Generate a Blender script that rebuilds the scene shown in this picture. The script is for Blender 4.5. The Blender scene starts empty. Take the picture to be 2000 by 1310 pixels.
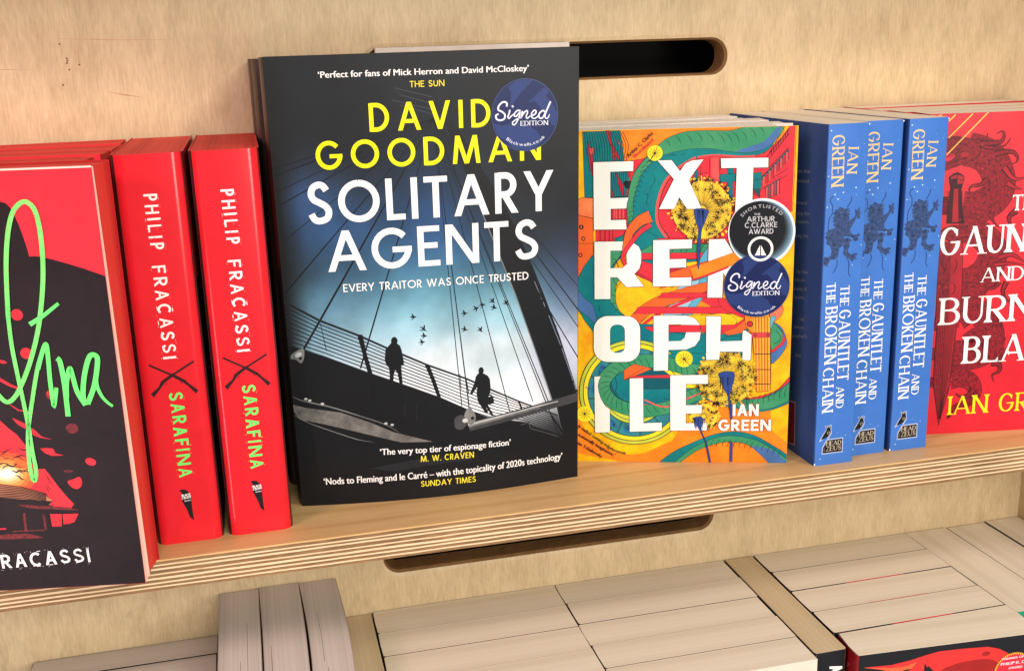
import bpy, bmesh, math, random
import numpy as np
from mathutils import Vector, Matrix
from mathutils.geometry import tessellate_polygon
random.seed(7)
SC = bpy.context.scene
COL = SC.collection
MM = 0.001
# ------------------------------------------------------------------ camera
# photograph's camera solved from the shelf edges, spines and slots: origin at the front top edge of the shelf (mm)
CAM = Vector((0.0, -524.0, 242.5))
RX = Vector((0.97058375, -0.23868229, -0.03159044))
RY = Vector((-0.09116797, -0.24290657, -0.96575608))   # image down
RZ = Vector((0.22283535, 0.94022719, -0.25752135))     # forward
FPX = 2108.558
cd = bpy.data.cameras.new('camera'); cam = bpy.data.objects.new('camera', cd); COL.objects.link(cam)
up = -RY
m = Matrix(((RX.x, up.x, -RZ.x, CAM.x*MM), (RX.y, up.y, -RZ.y, CAM.y*MM), (RX.z, up.z, -RZ.z, CAM.z*MM), (0, 0, 0, 1)))
cam.matrix_world = m
cd.sensor_width = 36.0; cd.lens = 36.0*FPX/2000.0; cd.clip_start = 0.01; cd.clip_end = 50
SC.camera = cam
# ------------------------------------------------------------------ light
SC.view_settings.view_transform = 'Standard'; SC.view_settings.look = 'None'
SC.view_settings.exposure = -0.10; SC.view_settings.gamma = 1.0
w = bpy.data.worlds.new('World'); SC.world = w; w.use_nodes = True
w.node_tree.nodes['Background'].inputs[0].default_value = (1.0, 0.965, 0.93, 1)
w.node_tree.nodes['Background'].inputs[1].default_value = 0.40
def area(name, loc, target, sx, sy, power, col):
    l = bpy.data.lights.new(name, 'AREA'); l.shape = 'RECTANGLE'; l.size = sx; l.size_y = sy
    l.energy = power; l.color = col
    o = bpy.data.objects.new(name, l); COL.objects.link(o); o.location = loc
    d = Vector(target)-Vector(loc); o.rotation_euler = d.to_track_quat('-Z', 'Y').to_euler()
    return o
area('ceiling_lamp_right', (1.15, -1.25, 1.25), (0.25, 0, -0.1), 0.5, 0.3, 16, (1.0, 0.93, 0.76))
area('ceiling_lamp_left', (-0.95, -0.75, 0.75), (-0.28, 0.13, 0.25), 0.35, 0.25, 10, (1.0, 0.66, 0.74))
area('shop_lamp_front', (0.3, -1.9, 0.85), (0.2, 0, -0.15), 1.1, 0.5, 27, (1.0, 0.955, 0.88))
area('low_fill_light', (0.62, -1.95, 0.10), (0.2, 0, -0.2), 0.5, 0.4, 14, (1.0, 0.955, 0.88))  # added fill light that brightens the lower shelf
area('spine_streak_light', (-0.62, -0.76, -0.24), (-0.03, 0, 0.07), 0.05, 0.36, 1.8, (1.0, 0.80, 0.90))  # added strip light, gives the red spines their highlight streak
# ------------------------------------------------------------------ materials
def lin(c):
    r = []
    for v in c[:3]:
        v = v/255.0
        r.append(v/12.92 if v <= 0.04045 else ((v+0.055)/1.055)**2.4)
    return r
MATS = {}
def base_mat(name, rough=0.45, spec=0.5, coat=0.0):
    mt = bpy.data.materials.new(name); mt.use_nodes = True
    b = mt.node_tree.nodes['Principled BSDF']
    b.inputs['Roughness'].default_value = rough
    b.inputs['Specular IOR Level'].default_value = spec
    if coat: b.inputs['Coat Weight'].default_value = coat; b.inputs['Coat Roughness'].default_value = 0.25
    return mt, mt.node_tree, b
def ink(rgb, rough=0.4, var=0.06, k=0.86, coat=0.0, spec=0.22):
    key = (tuple(rgb), rough, var, coat, spec, k)
    if key in MATS: return MATS[key]
    mt, nt, b = base_mat('printed_ink', rough, spec, coat)
    c = [v*k for v in lin(rgb)]
    if var:
        tc = nt.nodes.new('ShaderNodeTexCoord'); n = nt.nodes.new('ShaderNodeTexNoise')
        n.inputs['Scale'].default_value = 90; n.inputs['Detail'].default_value = 6
        nt.links.new(tc.outputs['Object'], n.inputs['Vector'])
        r = nt.nodes.new('ShaderNodeValToRGB')
        r.color_ramp.elements[0].position = .3; r.color_ramp.elements[1].position = .7
        r.color_ramp.elements[0].color = [v*(1-var*2) for v in c]+[1]
        r.color_ramp.elements[1].color = [min(1, v*(1+var)) for v in c]+[1]
        nt.links.new(n.outputs[0], r.inputs[0]); nt.links.new(r.outputs[0], b.inputs['Base Color'])
    else:
        b.inputs['Base Color'].default_value = c+[1]
    MATS[key] = mt; return mt
def mottled(name, c1, c2, scale=120, rough=.42, detail=8, k=.88, lo=.35, hi=.65):
    if name in MATS: return MATS[name]
    mt, nt, b = base_mat(name, rough, .22)
    tc = nt.nodes.new('ShaderNodeTexCoord'); n = nt.nodes.new('ShaderNodeTexNoise')
    n.inputs['Scale'].default_value = scale; n.inputs['Detail'].default_value = detail; n.inputs['Roughness'].default_value = .7
    nt.links.new(tc.outputs['Object'], n.inputs['Vector'])
    r = nt.nodes.new('ShaderNodeValToRGB')
    r.color_ramp.elements[0].position = lo; r.color_ramp.elements[1].position = hi
    r.color_ramp.elements[0].color = [v*k for v in lin(c1)]+[1]
    r.color_ramp.elements[1].color = [v*k for v in lin(c2)]+[1]
    nt.links.new(n.outputs[0], r.inputs[0]); nt.links.new(r.outputs[0], b.inputs['Base Color'])
    MATS[name] = mt; return mt
def attr_mat(name, rough=.4, coat=0):
    mt, nt, b = base_mat(name, rough, .22, coat=coat)
    a = nt.nodes.new('ShaderNodeVertexColor'); a.layer_name = 'print'
    nt.links.new(a.outputs[0], b.inputs['Base Color'])
    return mt
def page_mat(name, c1, c2, rough=.8, axis=1, bump=.25):
    # cut edge of a page block: fine lines along the leaves (thickness is local y)
    mt, nt, b = base_mat(name, rough, .25)
    tc = nt.nodes.new('ShaderNodeTexCoord'); mp = nt.nodes.new('ShaderNodeMapping')
    mp.inputs['Scale'].default_value = (3, 1400, 3)
    n = nt.nodes.new('ShaderNodeTexNoise'); n.inputs['Scale'].default_value = 1; n.inputs['Detail'].default_value = 3
    nt.links.new(tc.outputs['Object'], mp.inputs[0]); nt.links.new(mp.outputs[0], n.inputs['Vector'])
    mp2 = nt.nodes.new('ShaderNodeMapping'); mp2.inputs['Scale'].default_value = (2, 90, 2)
    n2 = nt.nodes.new('ShaderNodeTexNoise'); n2.inputs['Scale'].default_value = 1; n2.inputs['Detail'].default_value = 4
    nt.links.new(tc.outputs['Object'], mp2.inputs[0]); nt.links.new(mp2.outputs[0], n2.inputs['Vector'])
    ad = nt.nodes.new('ShaderNodeMath'); ad.operation = 'ADD'; nt.links.new(n.outputs[0], ad.inputs[0]); nt.links.new(n2.outputs[0], ad.inputs[1])
    hf = nt.nodes.new('ShaderNodeMath'); hf.operation = 'MULTIPLY'; hf.inputs[1].default_value = .5; nt.links.new(ad.outputs[0], hf.inputs[0])
    r = nt.nodes.new('ShaderNodeValToRGB'); r.color_ramp.elements[0].position = .36; r.color_ramp.elements[1].position = .58
    r.color_ramp.elements[0].color = [v for v in lin(c1)]+[1]; r.color_ramp.elements[1].color = [v for v in lin(c2)]+[1]
    nt.links.new(hf.outputs[0], r.inputs[0]); nt.links.new(r.outputs[0], b.inputs['Base Color'])
    bp = nt.nodes.new('ShaderNodeBump'); bp.inputs['Strength'].default_value = bump; bp.inputs['Distance'].default_value = .0002
    nt.links.new(hf.outputs[0], bp.inputs['Height']); nt.links.new(bp.outputs[0], b.inputs['Normal'])
    return mt
def wood_mat(name, c_lo, c_hi, grain, fine, fig=0.0, rough=.5, figscale=(2, 9, 9)):
    mt, nt, b = base_mat(name, rough, .35)
    L = nt.links.new; N = nt.nodes.new
    tc = N('ShaderNodeTexCoord')
    def noise(sc, det=5, ro=.6, dist=0):
        mp = N('ShaderNodeMapping'); mp.inputs['Scale'].default_value = sc
        n = N('ShaderNodeTexNoise'); n.inputs['Scale'].default_value = 1; n.inputs['Detail'].default_value = det; n.inputs['Roughness'].default_value = ro
        n.inputs['Distortion'].default_value = dist
        L(tc.outputs['Object'], mp.inputs[0]); L(mp.outputs[0], n.inputs['Vector']); return n.outputs[0]
    a = noise(grain, 6, .65); f = noise(fine, 3, .6); bl = noise((16, 16, 12), 5, .65, .6)
    def mth(op, x, y):
        q = N('ShaderNodeMath'); q.operation = op
        for i, v in enumerate((x, y)):
            if isinstance(v, (int, float)): q.inputs[i].default_value = v
            else: L(v, q.inputs[i])
        return q.outputs[0]
    s = mth('ADD', mth('MULTIPLY', a, .38), mth('ADD', mth('MULTIPLY', f, .36), mth('MULTIPLY', bl, .26)))
    if fig:
        mp = N('ShaderNodeMapping'); mp.inputs['Scale'].default_value = figscale
        L(tc.outputs['Object'], mp.inputs[0])
        wv = N('ShaderNodeTexWave'); wv.wave_type = 'BANDS'; wv.bands_direction = 'Y'
        wv.inputs['Scale'].default_value = 1.4; wv.inputs['Distortion'].default_value = 9; wv.inputs['Detail'].default_value = 3; wv.inputs['Detail Scale'].default_value = .8
        L(mp.outputs[0], wv.inputs['Vector'])
        p = mth('POWER', wv.outputs['Fac'], 7)
        s = mth('SUBTRACT', s, mth('MULTIPLY', p, fig))
    r = N('ShaderNodeValToRGB'); r.color_ramp.elements[0].position = .27; r.color_ramp.elements[1].position = .70
    r.color_ramp.elements[0].color = lin(c_lo)+[1]; r.color_ramp.elements[1].color = lin(c_hi)+[1]
    L(s, r.inputs[0])
    # small brown flecks and stains of the birch face
    mpv = N('ShaderNodeMapping'); mpv.inputs['Scale'].default_value = (26, 26, 17)
    vn = N('ShaderNodeTexNoise'); vn.inputs['Scale'].default_value = 1; vn.inputs['Detail'].default_value = 9; vn.inputs['Roughness'].default_value = .75
    L(tc.outputs['Object'], mpv.inputs[0]); L(mpv.outputs[0], vn.inputs['Vector'])
    fr = N('ShaderNodeValToRGB'); fr.color_ramp.elements[0].position = .63; fr.color_ramp.elements[1].position = .78
    fr.color_ramp.elements[0].color = (0, 0, 0, 1); fr.color_ramp.elements[1].color = (.45, .45, .45, 1)
    L(vn.outputs[0], fr.inputs[0])
    mx = N('ShaderNodeMix'); mx.data_type = 'RGBA'; L(fr.outputs[0], mx.inputs[0]); L(r.outputs[0], mx.inputs[6])
    mx.inputs[7].default_value = [v*.55 for v in lin(c_lo)]+[1]
    L(mx.outputs[2], b.inputs['Base Color'])
    bp = N('ShaderNodeBump'); bp.inputs['Strength'].default_value = .22; bp.inputs['Distance'].default_value = .0003
    L(s, bp.inputs['Height']); L(bp.outputs[0], b.inputs['Normal'])
    return mt
# ------------------------------------------------------------------ object helpers
def link(o, parent=None):
    COL.objects.link(o)
    if parent is not None: o.parent = parent
    return o
def mesh_obj(name, verts, faces, mats, parent=None, midx=None, smooth=False):
    me = bpy.data.meshes.new(name); me.from_pydata([(v[0]*MM, v[1]*MM, v[2]*MM) for v in verts], [], faces)
    for mt in (mats if isinstance(mats, (list, tuple)) else [mats]): me.materials.append(mt)
    if midx is not None: me.polygons.foreach_set('material_index', midx)
    if smooth: me.polygons.foreach_set('use_smooth', [True]*len(me.polygons))
    me.update()
    return link(bpy.data.objects.new(name, me), parent)
def box(x0, x1, y0, y1, z0, z1):
    v = [(x0, y0, z0), (x1, y0, z0), (x1, y1, z0), (x0, y1, z0), (x0, y0, z1), (x1, y0, z1), (x1, y1, z1), (x0, y1, z1)]
    f = [(0, 3, 2, 1), (4, 5, 6, 7), (0, 1, 5, 4), (1, 2, 6, 5), (2, 3, 7, 6), (3, 0, 4, 7)]
    return v, f
def thing(name, label, cat, loc=(0, 0, 0), rz=0, rx=0, group=None):
    o = bpy.data.objects.new(name, None); o.empty_display_size = .02
    COL.objects.link(o); o.location = [c*MM for c in loc]; o.rotation_euler = (math.radians(rx), 0, math.radians(rz))
    o['label'] = label; o['category'] = cat
    if group: o['group'] = group
    return o
def copy_thing(root, loc, rz, label, group=None):
    # a copy of a thing with copies of its parts and their sub-parts
    kids = [(c, [g for g in c.children]) for c in root.children]
    r = root.copy(); COL.objects.link(r); r.location = [c*MM for c in loc]
    r.rotation_euler = (0, 0, math.radians(rz)); r['label'] = label
    if group: r['group'] = group
    for c, gs in kids:
        cc = c.copy(); COL.objects.link(cc); cc.parent = r
        for g in gs:
            gg = g.copy(); COL.objects.link(gg); gg.parent = cc
    return r
# ------------------------------------------------------------------ printing on a face
class Face:
    """A plane of a book: local origin, right and up vectors and outward normal; depth(u,v) is how far the board bows out."""
    def __init__(s, loc, rz, rx, o, eu, n, depth=None):
        M = Matrix.Rotation(math.radians(rz), 3, 'Z') @ Matrix.Rotation(math.radians(rx), 3, 'X')
        s.o = Vector(o); s.eu = Vector(eu); s.ev = Vector((0, 0, 1)); s.n = Vector(n); s.depth = depth
        s.W = Vector(loc)+M@s.o; s.wu = M@s.eu; s.wv = M@s.ev; s.wn = M@s.n
    def uv(s, p):
        d = RX*((p[0]-1000)/FPX)+RY*((p[1]-655)/FPX)+RZ
        off = 0.0
        for _ in range(6 if s.depth else 1):
            O = s.W+s.wn*off
            t = (O-CAM).dot(s.wn)/d.dot(s.wn); q = CAM+d*t-O
            u, v = q.dot(s.wu), q.dot(s.wv)
            if s.depth: off = s.depth(u, v)
        return (u, v)
    def loc(s, u, v, h):
        if s.depth: h = h+s.depth(u, v)
        return s.o+s.eu*u+s.ev*v+s.n*h
def crop(ox, oy, k):
    def f(*c): return [(ox+c[i]/k, oy+c[i+1]/k) for i in range(0, len(c), 2)]
    return f
def catmull(pts, n=6, closed=False):
    P = [Vector(p) for p in pts]; out = []
    N = len(P)
    rng = range(N) if closed else range(N-1)
    for i in rng:
        if closed: a, b, c, d = P[(i-1) % N], P[i], P[(i+1) % N], P[(i+2) % N]
        else: a, b, c, d = P[max(i-1, 0)], P[i], P[i+1], P[min(i+2, N-1)]
        for k in range(n):
            t = k/n
            out.append(.5*((2*b)+(c-a)*t+(2*a-5*b+4*c-d)*t*t+(3*b-a-3*c+d)*t**3))
    if not closed: out.append(P[-1])
    return [(v.x, v.y) for v in out]
STEP = 0.003   # mm between one ink layer and the next
class Art:
    """Collects flat printed shapes (uv in mm on a face) and links them as one mesh."""
    def __init__(s, face, base=.05, clip=None):
        s.f = face; s.h = base; s.v = []; s.t = []; s.m = []; s.mats = []; s.clip = clip
    def mi(s, m):
        if m not in s.mats: s.mats.append(m)
        return s.mats.index(m)
    def raw(s, pts, tris, mat):
        k = len(s.v); i = s.mi(mat); s.v += [(p[0], p[1], s.h) for p in pts]
        for t in tris: s.t.append(tuple(k+j for j in t)); s.m.append(i)
    def lift(s, n=1): s.h += STEP*n
    def poly(s, pts, mat, holes=(), lift=True):
        loops = [[Vector((p[0], p[1], 0)) for p in l] for l in [pts]+list(holes)]
        tr = tessellate_polygon(loops); flat = [p for l in loops for p in l]
        s.raw([(p.x, p.y) for p in flat], tr, mat)
        if lift: s.lift()
    def P(s, px): return [s.f.uv(p) for p in px]
    def shape(s, px, mat, smooth=False, line=None, lw=.28, holes=()):
        uv = s.P(px)
        if smooth: uv = catmull(uv, 5, True)
        s.poly(uv, mat, [s.P(h) for h in holes])
        if line:
            s.rib(uv+[uv[0]], lw, line); s.lift()
    def rib(s, pts, wd, mat, w2=None, taper=0):
        # ribbon of width wd (to w2) along uv points
        P = [Vector(p) for p in pts]
        Q = [P[0]]
        for p in P[1:]:
            if (p-Q[-1]).length > 1e-4: Q.append(p)
        P = Q; n = len(P)
        if n < 2: return
        vs = []
        for i, p in enumerate(P):
            a = P[max(i-1, 0)]; b = P[min(i+1, n-1)]
            if 0 < i < n-1:
                d1 = (p-a).normalized(); d2 = (b-p).normalized(); t = d1+d2
                t = d1 if t.length < .2 else t.normalized()
                nm = Vector((-t.y, t.x)); c = max(.5, abs(nm.dot(Vector((-d1.y, d1.x)))))
            else:
                t = (b-a).normalized(); nm = Vector((-t.y, t.x)); c = 1
            f = i/(n-1); ww = wd+(w2-wd)*f if w2 is not None else wd
            if callable(taper): ww = wd*taper(f)
            elif taper: ww *= max(.08, min(1, f/taper, (1-f)/taper))
            vs += [p+nm*ww/2/c, p-nm*ww/2/c]
        s.raw([(v.x, v.y) for v in vs], [(2*i, 2*i+1, 2*i+3, 2*i+2) for i in range(n-1)], mat)
    def line(s, px, wd, mat, smooth=False, w2=None, taper=0, lift=True, n=6):
        uv = s.P(px)
        if smooth: uv = catmull(uv, n)
        s.rib(uv, wd, mat, w2, taper)
        if lift: s.lift()
    def band(s, px, wd, mat, line=None, lw=.28, w2=None, smooth=True):
        uv = s.P(px)
        if smooth: uv = catmull(uv, 8)
        if line: s.rib(uv, wd+2*lw, line, None if w2 is None else w2+2*lw); s.lift()
        s.rib(uv, wd, mat, w2); s.lift()
    def disc(s, c, rx, ry, mat, n=28, lift=True, a0=0, a1=2*math.pi, rot=0):
        pts = []
        for i in range(n):
            a = a0+(a1-a0)*i/(n if abs(a1-a0-2*math.pi) < 1e-6 else n-1)
            x, y = rx*math.cos(a), ry*math.sin(a)
            pts.append((c[0]+x*math.cos(rot)-y*math.sin(rot), c[1]+x*math.sin(rot)+y*math.cos(rot)))
        s.raw(pts, [tuple(range(n))], mat)
        if lift: s.lift()
    def ring(s, c, r, wd, mat, n=40, a0=0, a1=2*math.pi, ry=None, lift=True):
        ry = r if ry is None else ry
        s.rib([(c[0]+r*math.cos(a0+(a1-a0)*i/n), c[1]+ry*math.sin(a0+(a1-a0)*i/n)) for i in range(n+1)], wd, mat)
        if lift: s.lift()
    def build(s, name, parent, label=None, cuts=None, smooth=False):
        bm = bmesh.new(); vs = [bm.verts.new(v) for v in s.v]
        for t, i in zip(s.t, s.m):
            try: f = bm.faces.new([vs[j] for j in t]); f.material_index = i
            except ValueError: pass
        def cut(co, no, inner=False, outer=False):
            g = bm.verts[:]+bm.edges[:]+bm.faces[:]
            bmesh.ops.bisect_plane(bm, geom=g, plane_co=co, plane_no=no, clear_inner=inner, clear_outer=outer, dist=1e-6)
        if s.clip:
            x0, x1, y0, y1 = s.clip
            cut((x0, 0, 0), (1, 0, 0), inner=True); cut((x1, 0, 0), (1, 0, 0), outer=True)
            cut((0, y0, 0), (0, 1, 0), inner=True); cut((0, y1, 0), (0, 1, 0), outer=True)
        if cuts:
            for x in cuts[0]: cut((x, 0, 0), (1, 0, 0))
            for y in cuts[1]: cut((0, y, 0), (0, 1, 0))
        bm.normal_update()
        for f in bm.faces:
            if f.normal.z < 0: f.normal_flip()
        # uv+height -> book space
        flip = s.f.eu.cross(s.f.ev).dot(s.f.n) < 0
        for v in bm.verts: v.co = s.f.loc(v.co.x, v.co.y, v.co.z)*MM
        if flip:
            for f in bm.faces: f.normal_flip()
        me = bpy.data.meshes.new(name); bm.to_mesh(me); bm.free()
        for mt in s.mats: me.materials.append(mt)
        o = link(bpy.data.objects.new(name, me), parent)
        if label: o['label'] = label
        return o
# ------------------------------------------------------------------ drawn alphabet (skeleton strokes in a unit box)
def arc(cx, cy, rx, ry, a0, a1, n=16):
    return [(cx+rx*math.cos(math.radians(a0+(a1-a0)*i/n)), cy+ry*math.sin(math.radians(a0+(a1-a0)*i/n))) for i in range(n+1)]
S_ = catmull([(.93, .84), (.74, .97), (.47, 1), (.18, .92), (.07, .75), (.2, .6), (.5, .51), (.84, .4), (1, .25), (.88, .07), (.5, 0), (.2, .04), (.02, .2)], 4)
GL = {
 'A': (.84, [('d', 0, 0, .5, 1), ('d', .5, 1, 1, 0), ('h', .3, .2, .8)]),
 'B': (.56, [('v', 0, 0, 1), ('p', [(0, 1), (.45, 1)]+arc(.45, .77, .45, .23, 90, -90, 10)+[(0, .54)]), ('p', [(0, .54), (.5, .54)]+arc(.5, .27, .5, .27, 90, -90, 10)+[(0, 0)])]),
 'C': (.76, [('p', arc(.56, .5, .56, .5, 48, 312, 20))]),
 'D': (.72, [('v', 0, 0, 1), ('p', [(0, 1), (.3, 1)]+arc(.3, .5, .7, .5, 90, -90, 18)+[(0, 0)])]),
 'E': (.5, [('v', 0, 0, 1), ('h', 1, 0, 1), ('h', .52, 0, .9), ('h', 0, 0, 1)]),
 'F': (.48, [('v', 0, 0, 1), ('h', 1, 0, 1), ('h', .5, 0, .88)]),
 'G': (.9, [('p', arc(.5, .5, .5, .5, 42, 360, 22)), ('h', .46, .52, 1)]),
 'H': (.68, [('v', 0, 0, 1), ('v', 1, 0, 1), ('h', .52, 0, 1)]),
 'I': (0, [('v', 0, 0, 1)]),
 'J': (.4, [('p', [(1, 1), (1, .3)]+arc(.5, .3, .5, .3, 0, -170, 10))]),
 'K': (.62, [('v', 0, 0, 1), ('d', .05, .38, 1, 1), ('d', .32, .6, 1, 0)]),
 'L': (.44, [('v', 0, 0, 1), ('h', 0, 0, 1)]),
 'M': (.98, [('d', 0, 0, .13, 1), ('d', .13, 1, .5, 0), ('d', .5, 0, .87, 1), ('d', .87, 1, 1, 0)]),
 'N': (.76, [('v', 0, 0, 1), ('v', 1, 0, 1), ('d', .02, 1, .98, 0)]),
 'O': (.96, [('p', arc(.5, .5, .5, .5, 90, 450, 30))]),
 'P': (.52, [('v', 0, 0, 1), ('p', [(0, 1), (.45, 1)]+arc(.45, .72, .55, .28, 90, -90, 12)+[(0, .44)])]),
 'Q': (.96, [('p', arc(.5, .5, .5, .5, 90, 450, 30)), ('d', .5, .3, 1, 0)]),
 'R': (.56, [('v', 0, 0, 1), ('p', [(0, 1), (.42, 1)]+arc(.42, .73, .5, .27, 90, -90, 12)+[(0, .46)]), ('d', .38, .46, 1, 0)]),
 'S': (.56, [('p', S_)]),
 'T': (.56, [('h', 1, 0, 1), ('v', .5, 0, 1)]),
 'U': (.64, [('p', [(0, 1), (0, .36)]+arc(.5, .36, .5, .36, 180, 360, 14)+[(1, 1)])]),
 'V': (.78, [('d', 0, 1, .5, 0), ('d', .5, 0, 1, 1)]),
 'W': (1.2, [('d', 0, 1, .26, 0), ('d', .26, 0, .5, 1), ('d', .5, 1, .74, 0), ('d', .74, 0, 1, 1)]),
 'X': (.7, [('d', 0, 1, 1, 0), ('d', 0, 0, 1, 1)]),
 'Y': (.72, [('d', 0, 1, .5, .42), ('d', 1, 1, .5, .42), ('v', .5, 0, .46)]),
 'Z': (.6, [('h', 1, 0, 1), ('h', 0, 0, 1), ('d', .02, 0, .98, 1)]),
 '.': (0, [('v', 0, 0, .14)]), '-': (.35, [('h', .42, 0, 1)]), ' ': (.34, []),
}
def draw_text(A, s, a, b, h, mat, T=.14, style='sans', track=.12, slant=0.0, rnd=None, wk={}, space=.34, rough=None):
    """Capitals from the drawn alphabet between baseline ends a and b (uv mm), cap height h mm."""
    a = Vector(a); b = Vector(b); d = (b-a).normalized(); upv = Vector((-d.y, d.x))
    SK = {'G': .84, 'T': 1.12, 'L': 1.2, 'E': 1.12, 'B': 1.1, 'R': 1.12, 'H': 1.05} if style == 'serif' else {}
    def W(c): return (space if c == ' ' else max(GL[c][0]*wk.get(c, 1)*SK.get(c, 1), T))
    tot = sum(W(c) for c in s)+track*(len(s)-1)
    sx = (b-a).length/(tot*h)
    x = 0.0; t = T*h
    thin = t*(.42 if style == 'serif' else .9)
    for ch in s:
        Wg = W(ch)*h*sx
        if ch != ' ':
            oy = rnd.uniform(-.05, .05)*h if rnd else 0
            Ts = t*(rnd.uniform(.85, 1.15) if rnd else 1)
            def pt(px, py): return a+d*(x+px+slant*py)+upv*(py+oy)
            def inx(u): return Ts/2+u*(max(Wg, Ts)-Ts)
            def iny(v, tt): return tt/2+v*(h-tt)
            for st in GL[ch][1]:
                if st[0] == 'v':
                    X = inx(st[1]); q = Ts/2
                    A.raw([pt(X-q, st[2]*h), pt(X+q, st[2]*h), pt(X+q, st[3]*h), pt(X-q, st[3]*h)], [(0, 1, 2, 3)], mat); A.lift(.5)
                    if style == 'serif':
                        for e in (st[2], st[3]):
                            if e in (0, 1):
                                sg = 1 if e == 0 else -1; y = e*h
                                A.raw([pt(X-q*2.1, y), pt(X+q*2.1, y), pt(X+q*2.0, y+sg*thin*.5), pt(X+q, y+sg*thin*2), pt(X-q, y+sg*thin*2), pt(X-q*2.0, y+sg*thin*.5)], [(0, 1, 2, 3, 4, 5)], mat); A.lift(.5)
                elif st[0] == 'h':
                    tt = thin; Y = iny(st[1], tt); x0, x1 = st[2]*Wg, st[3]*Wg
                    A.raw([pt(x0, Y-tt/2), pt(x1, Y-tt/2), pt(x1, Y+tt/2), pt(x0, Y+tt/2)], [(0, 1, 2, 3)], mat); A.lift(.5)
                    if style == 'serif':
                        for xe in ([x1] if st[2] == 0 and ch != 'T' else [x0, x1] if ch == 'T' else []):
                            if ch in 'HAG': continue
                            sg = -1 if st[1] == 1 else 1; g = -1 if xe == x1 else 1
                            if st[1] in (0, 1):
                                A.raw([pt(xe, Y-sg*tt/2), pt(xe, Y+sg*tt*2.6), pt(xe+g*tt*2, Y-sg*tt/2)], [(0, 1, 2)], mat); A.lift(.5)
                elif st[0] == 'd':
                    x0, y0, x1, y1 = st[1:]
                    rising = (x1-x0)*(y1-y0) > 0
                    tk = Ts if style != 'serif' else (thin*1.15 if rising else Ts)
                    if ch == 'N' and style == 'serif': tk = Ts
                    X0, X1 = inx(x0), inx(x1); Y0, Y1 = y0*h, y1*h
                    L_ = math.hypot(X1-X0, Y1-Y0); hw = tk/2*L_/max(abs(Y1-Y0), 1e-6); hw = min(hw, tk*1.1)
                    A.raw([pt(X0-hw, Y0), pt(X0+hw, Y0), pt(X1+hw, Y1), pt(X1-hw, Y1)], [(0, 1, 2, 3)], mat); A.lift(.5)
                    if style == 'serif':
                        for (X, y, k) in ((X0, y0, x0), (X1, y1, x1)):
                            if (y == 0 and ch in 'AKRXM') or (y == 1 and ch in 'VWXYK') or (ch == 'N' and y == 1):
                                sg = 1 if y == 0 else -1; q = tk/2+thin*1.6
                                A.raw([pt(X-q, y*h), pt(X+q, y*h), pt(X+q*.9, y*h+sg*thin*.55), pt(X-q*.9, y*h+sg*thin*.55)], [(0, 1, 2, 3)], mat); A.lift(.5)
                elif st[0] == 'p':
                    P = [(inx(u), iny(v, thin)) for u, v in st[1]]
                    if style == 'serif':
                        vs = []; n = len(P)
                        for i in range(n):
                            p0 = P[max(i-1, 0)]; p1 = P[min(i+1, n-1)]
                            tx, ty = p1[0]-p0[0], p1[1]-p0[1]; l = math.hypot(tx, ty) or 1; tx /= l; ty /= l
                            k = abs(ty)**1.4
                            if ch == 'S': k = max(0, min(1, 1-abs(i/(n-1)-.5)*2.4))
                            if ch == 'U': k = 1 if i < n*.35 else (abs(ty)*.9 if i < n*.5 else .12)
                            ww = thin+(Ts-thin)*k
                            vs += [pt(P[i][0]-ty*ww/2, P[i][1]+tx*ww/2), pt(P[i][0]+ty*ww/2, P[i][1]-tx*ww/2)]
                        A.raw(vs, [(2*i, 2*i+1, 2*i+3, 2*i+2) for i in range(n-1)], mat); A.lift(.5)
                        ends = [P[0], P[-1]] if ch in 'S' else [P[0]] if ch in 'CG' else []
                        for j, e in enumerate(ends):
                            sg = 1 if j == 0 else -1
                            A.raw([pt(e[0]-thin*.3, e[1]-sg*thin*1.9), pt(e[0]+thin*.7, e[1]-sg*thin*1.9), pt(e[0]+thin*.7, e[1]+sg*thin*1.9), pt(e[0]-thin*.3, e[1]+sg*thin*.8)], [(0, 1, 2, 3)], mat); A.lift(.5)
                        if ch == 'C': pass
                        if ch == 'U':
                            for X in (inx(0), inx(1)):
                                q = Ts*1.0
                                A.raw([pt(X-q, h), pt(X+q, h), pt(X+q*.9, h-thin*.6), pt(X-q*.9, h-thin*.6)], [(0, 1, 2, 3)], mat); A.lift(.5)
                    else:
                        A.rib([tuple(pt(u, v)) for u, v in P], Ts, mat); A.lift(.5)
                        if ch == 'U':
                            pass
            if rough:
                for _ in range(rough[1]):
                    cx, cy = rnd.uniform(0, Wg), rnd.uniform(0, h); r = rnd.uniform(.03, .09)*h
                    c = pt(cx, cy); q = [(c.x+r*rnd.uniform(.3, 1)*math.cos(k*1.57+rnd.random()), c.y+r*rnd.uniform(.1, .6)*math.sin(k*1.57+rnd.random())) for k in range(4)]
                    s_h = A.h; A.h += STEP*4; A.raw(q, [(0, 1, 2, 3)], rough[0])
                    if rnd.random() < .55:
                        e = pt(rnd.uniform(-.12, 1.12)*Wg, rnd.choice([-.12, -.06, 1.06, 1.12, rnd.random()])*h); r *= .55
                        A.raw([(e.x+r*rnd.uniform(.3, 1.6)*math.cos(k*1.57+rnd.random()), e.y+r*rnd.uniform(.2, .9)*math.sin(k*1.57+rnd.random())) for k in range(4)], [(0, 1, 2, 3)], mat)
                    A.h = s_h
        x += Wg+track*h*sx
    A.lift(6)
def ptext(A, s, p0, p1, ptop, mat, **k):
    a, b, c = A.f.uv(p0), A.f.uv(p1), A.f.uv(ptop)
    d = (Vector(b)-Vector(a)).normalized(); h = (Vector(c)-Vector(a)).dot(Vector((-d.y, d.x)))
    draw_text(A, s, a, b, h, mat, **k); return h
_fc = {}
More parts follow.
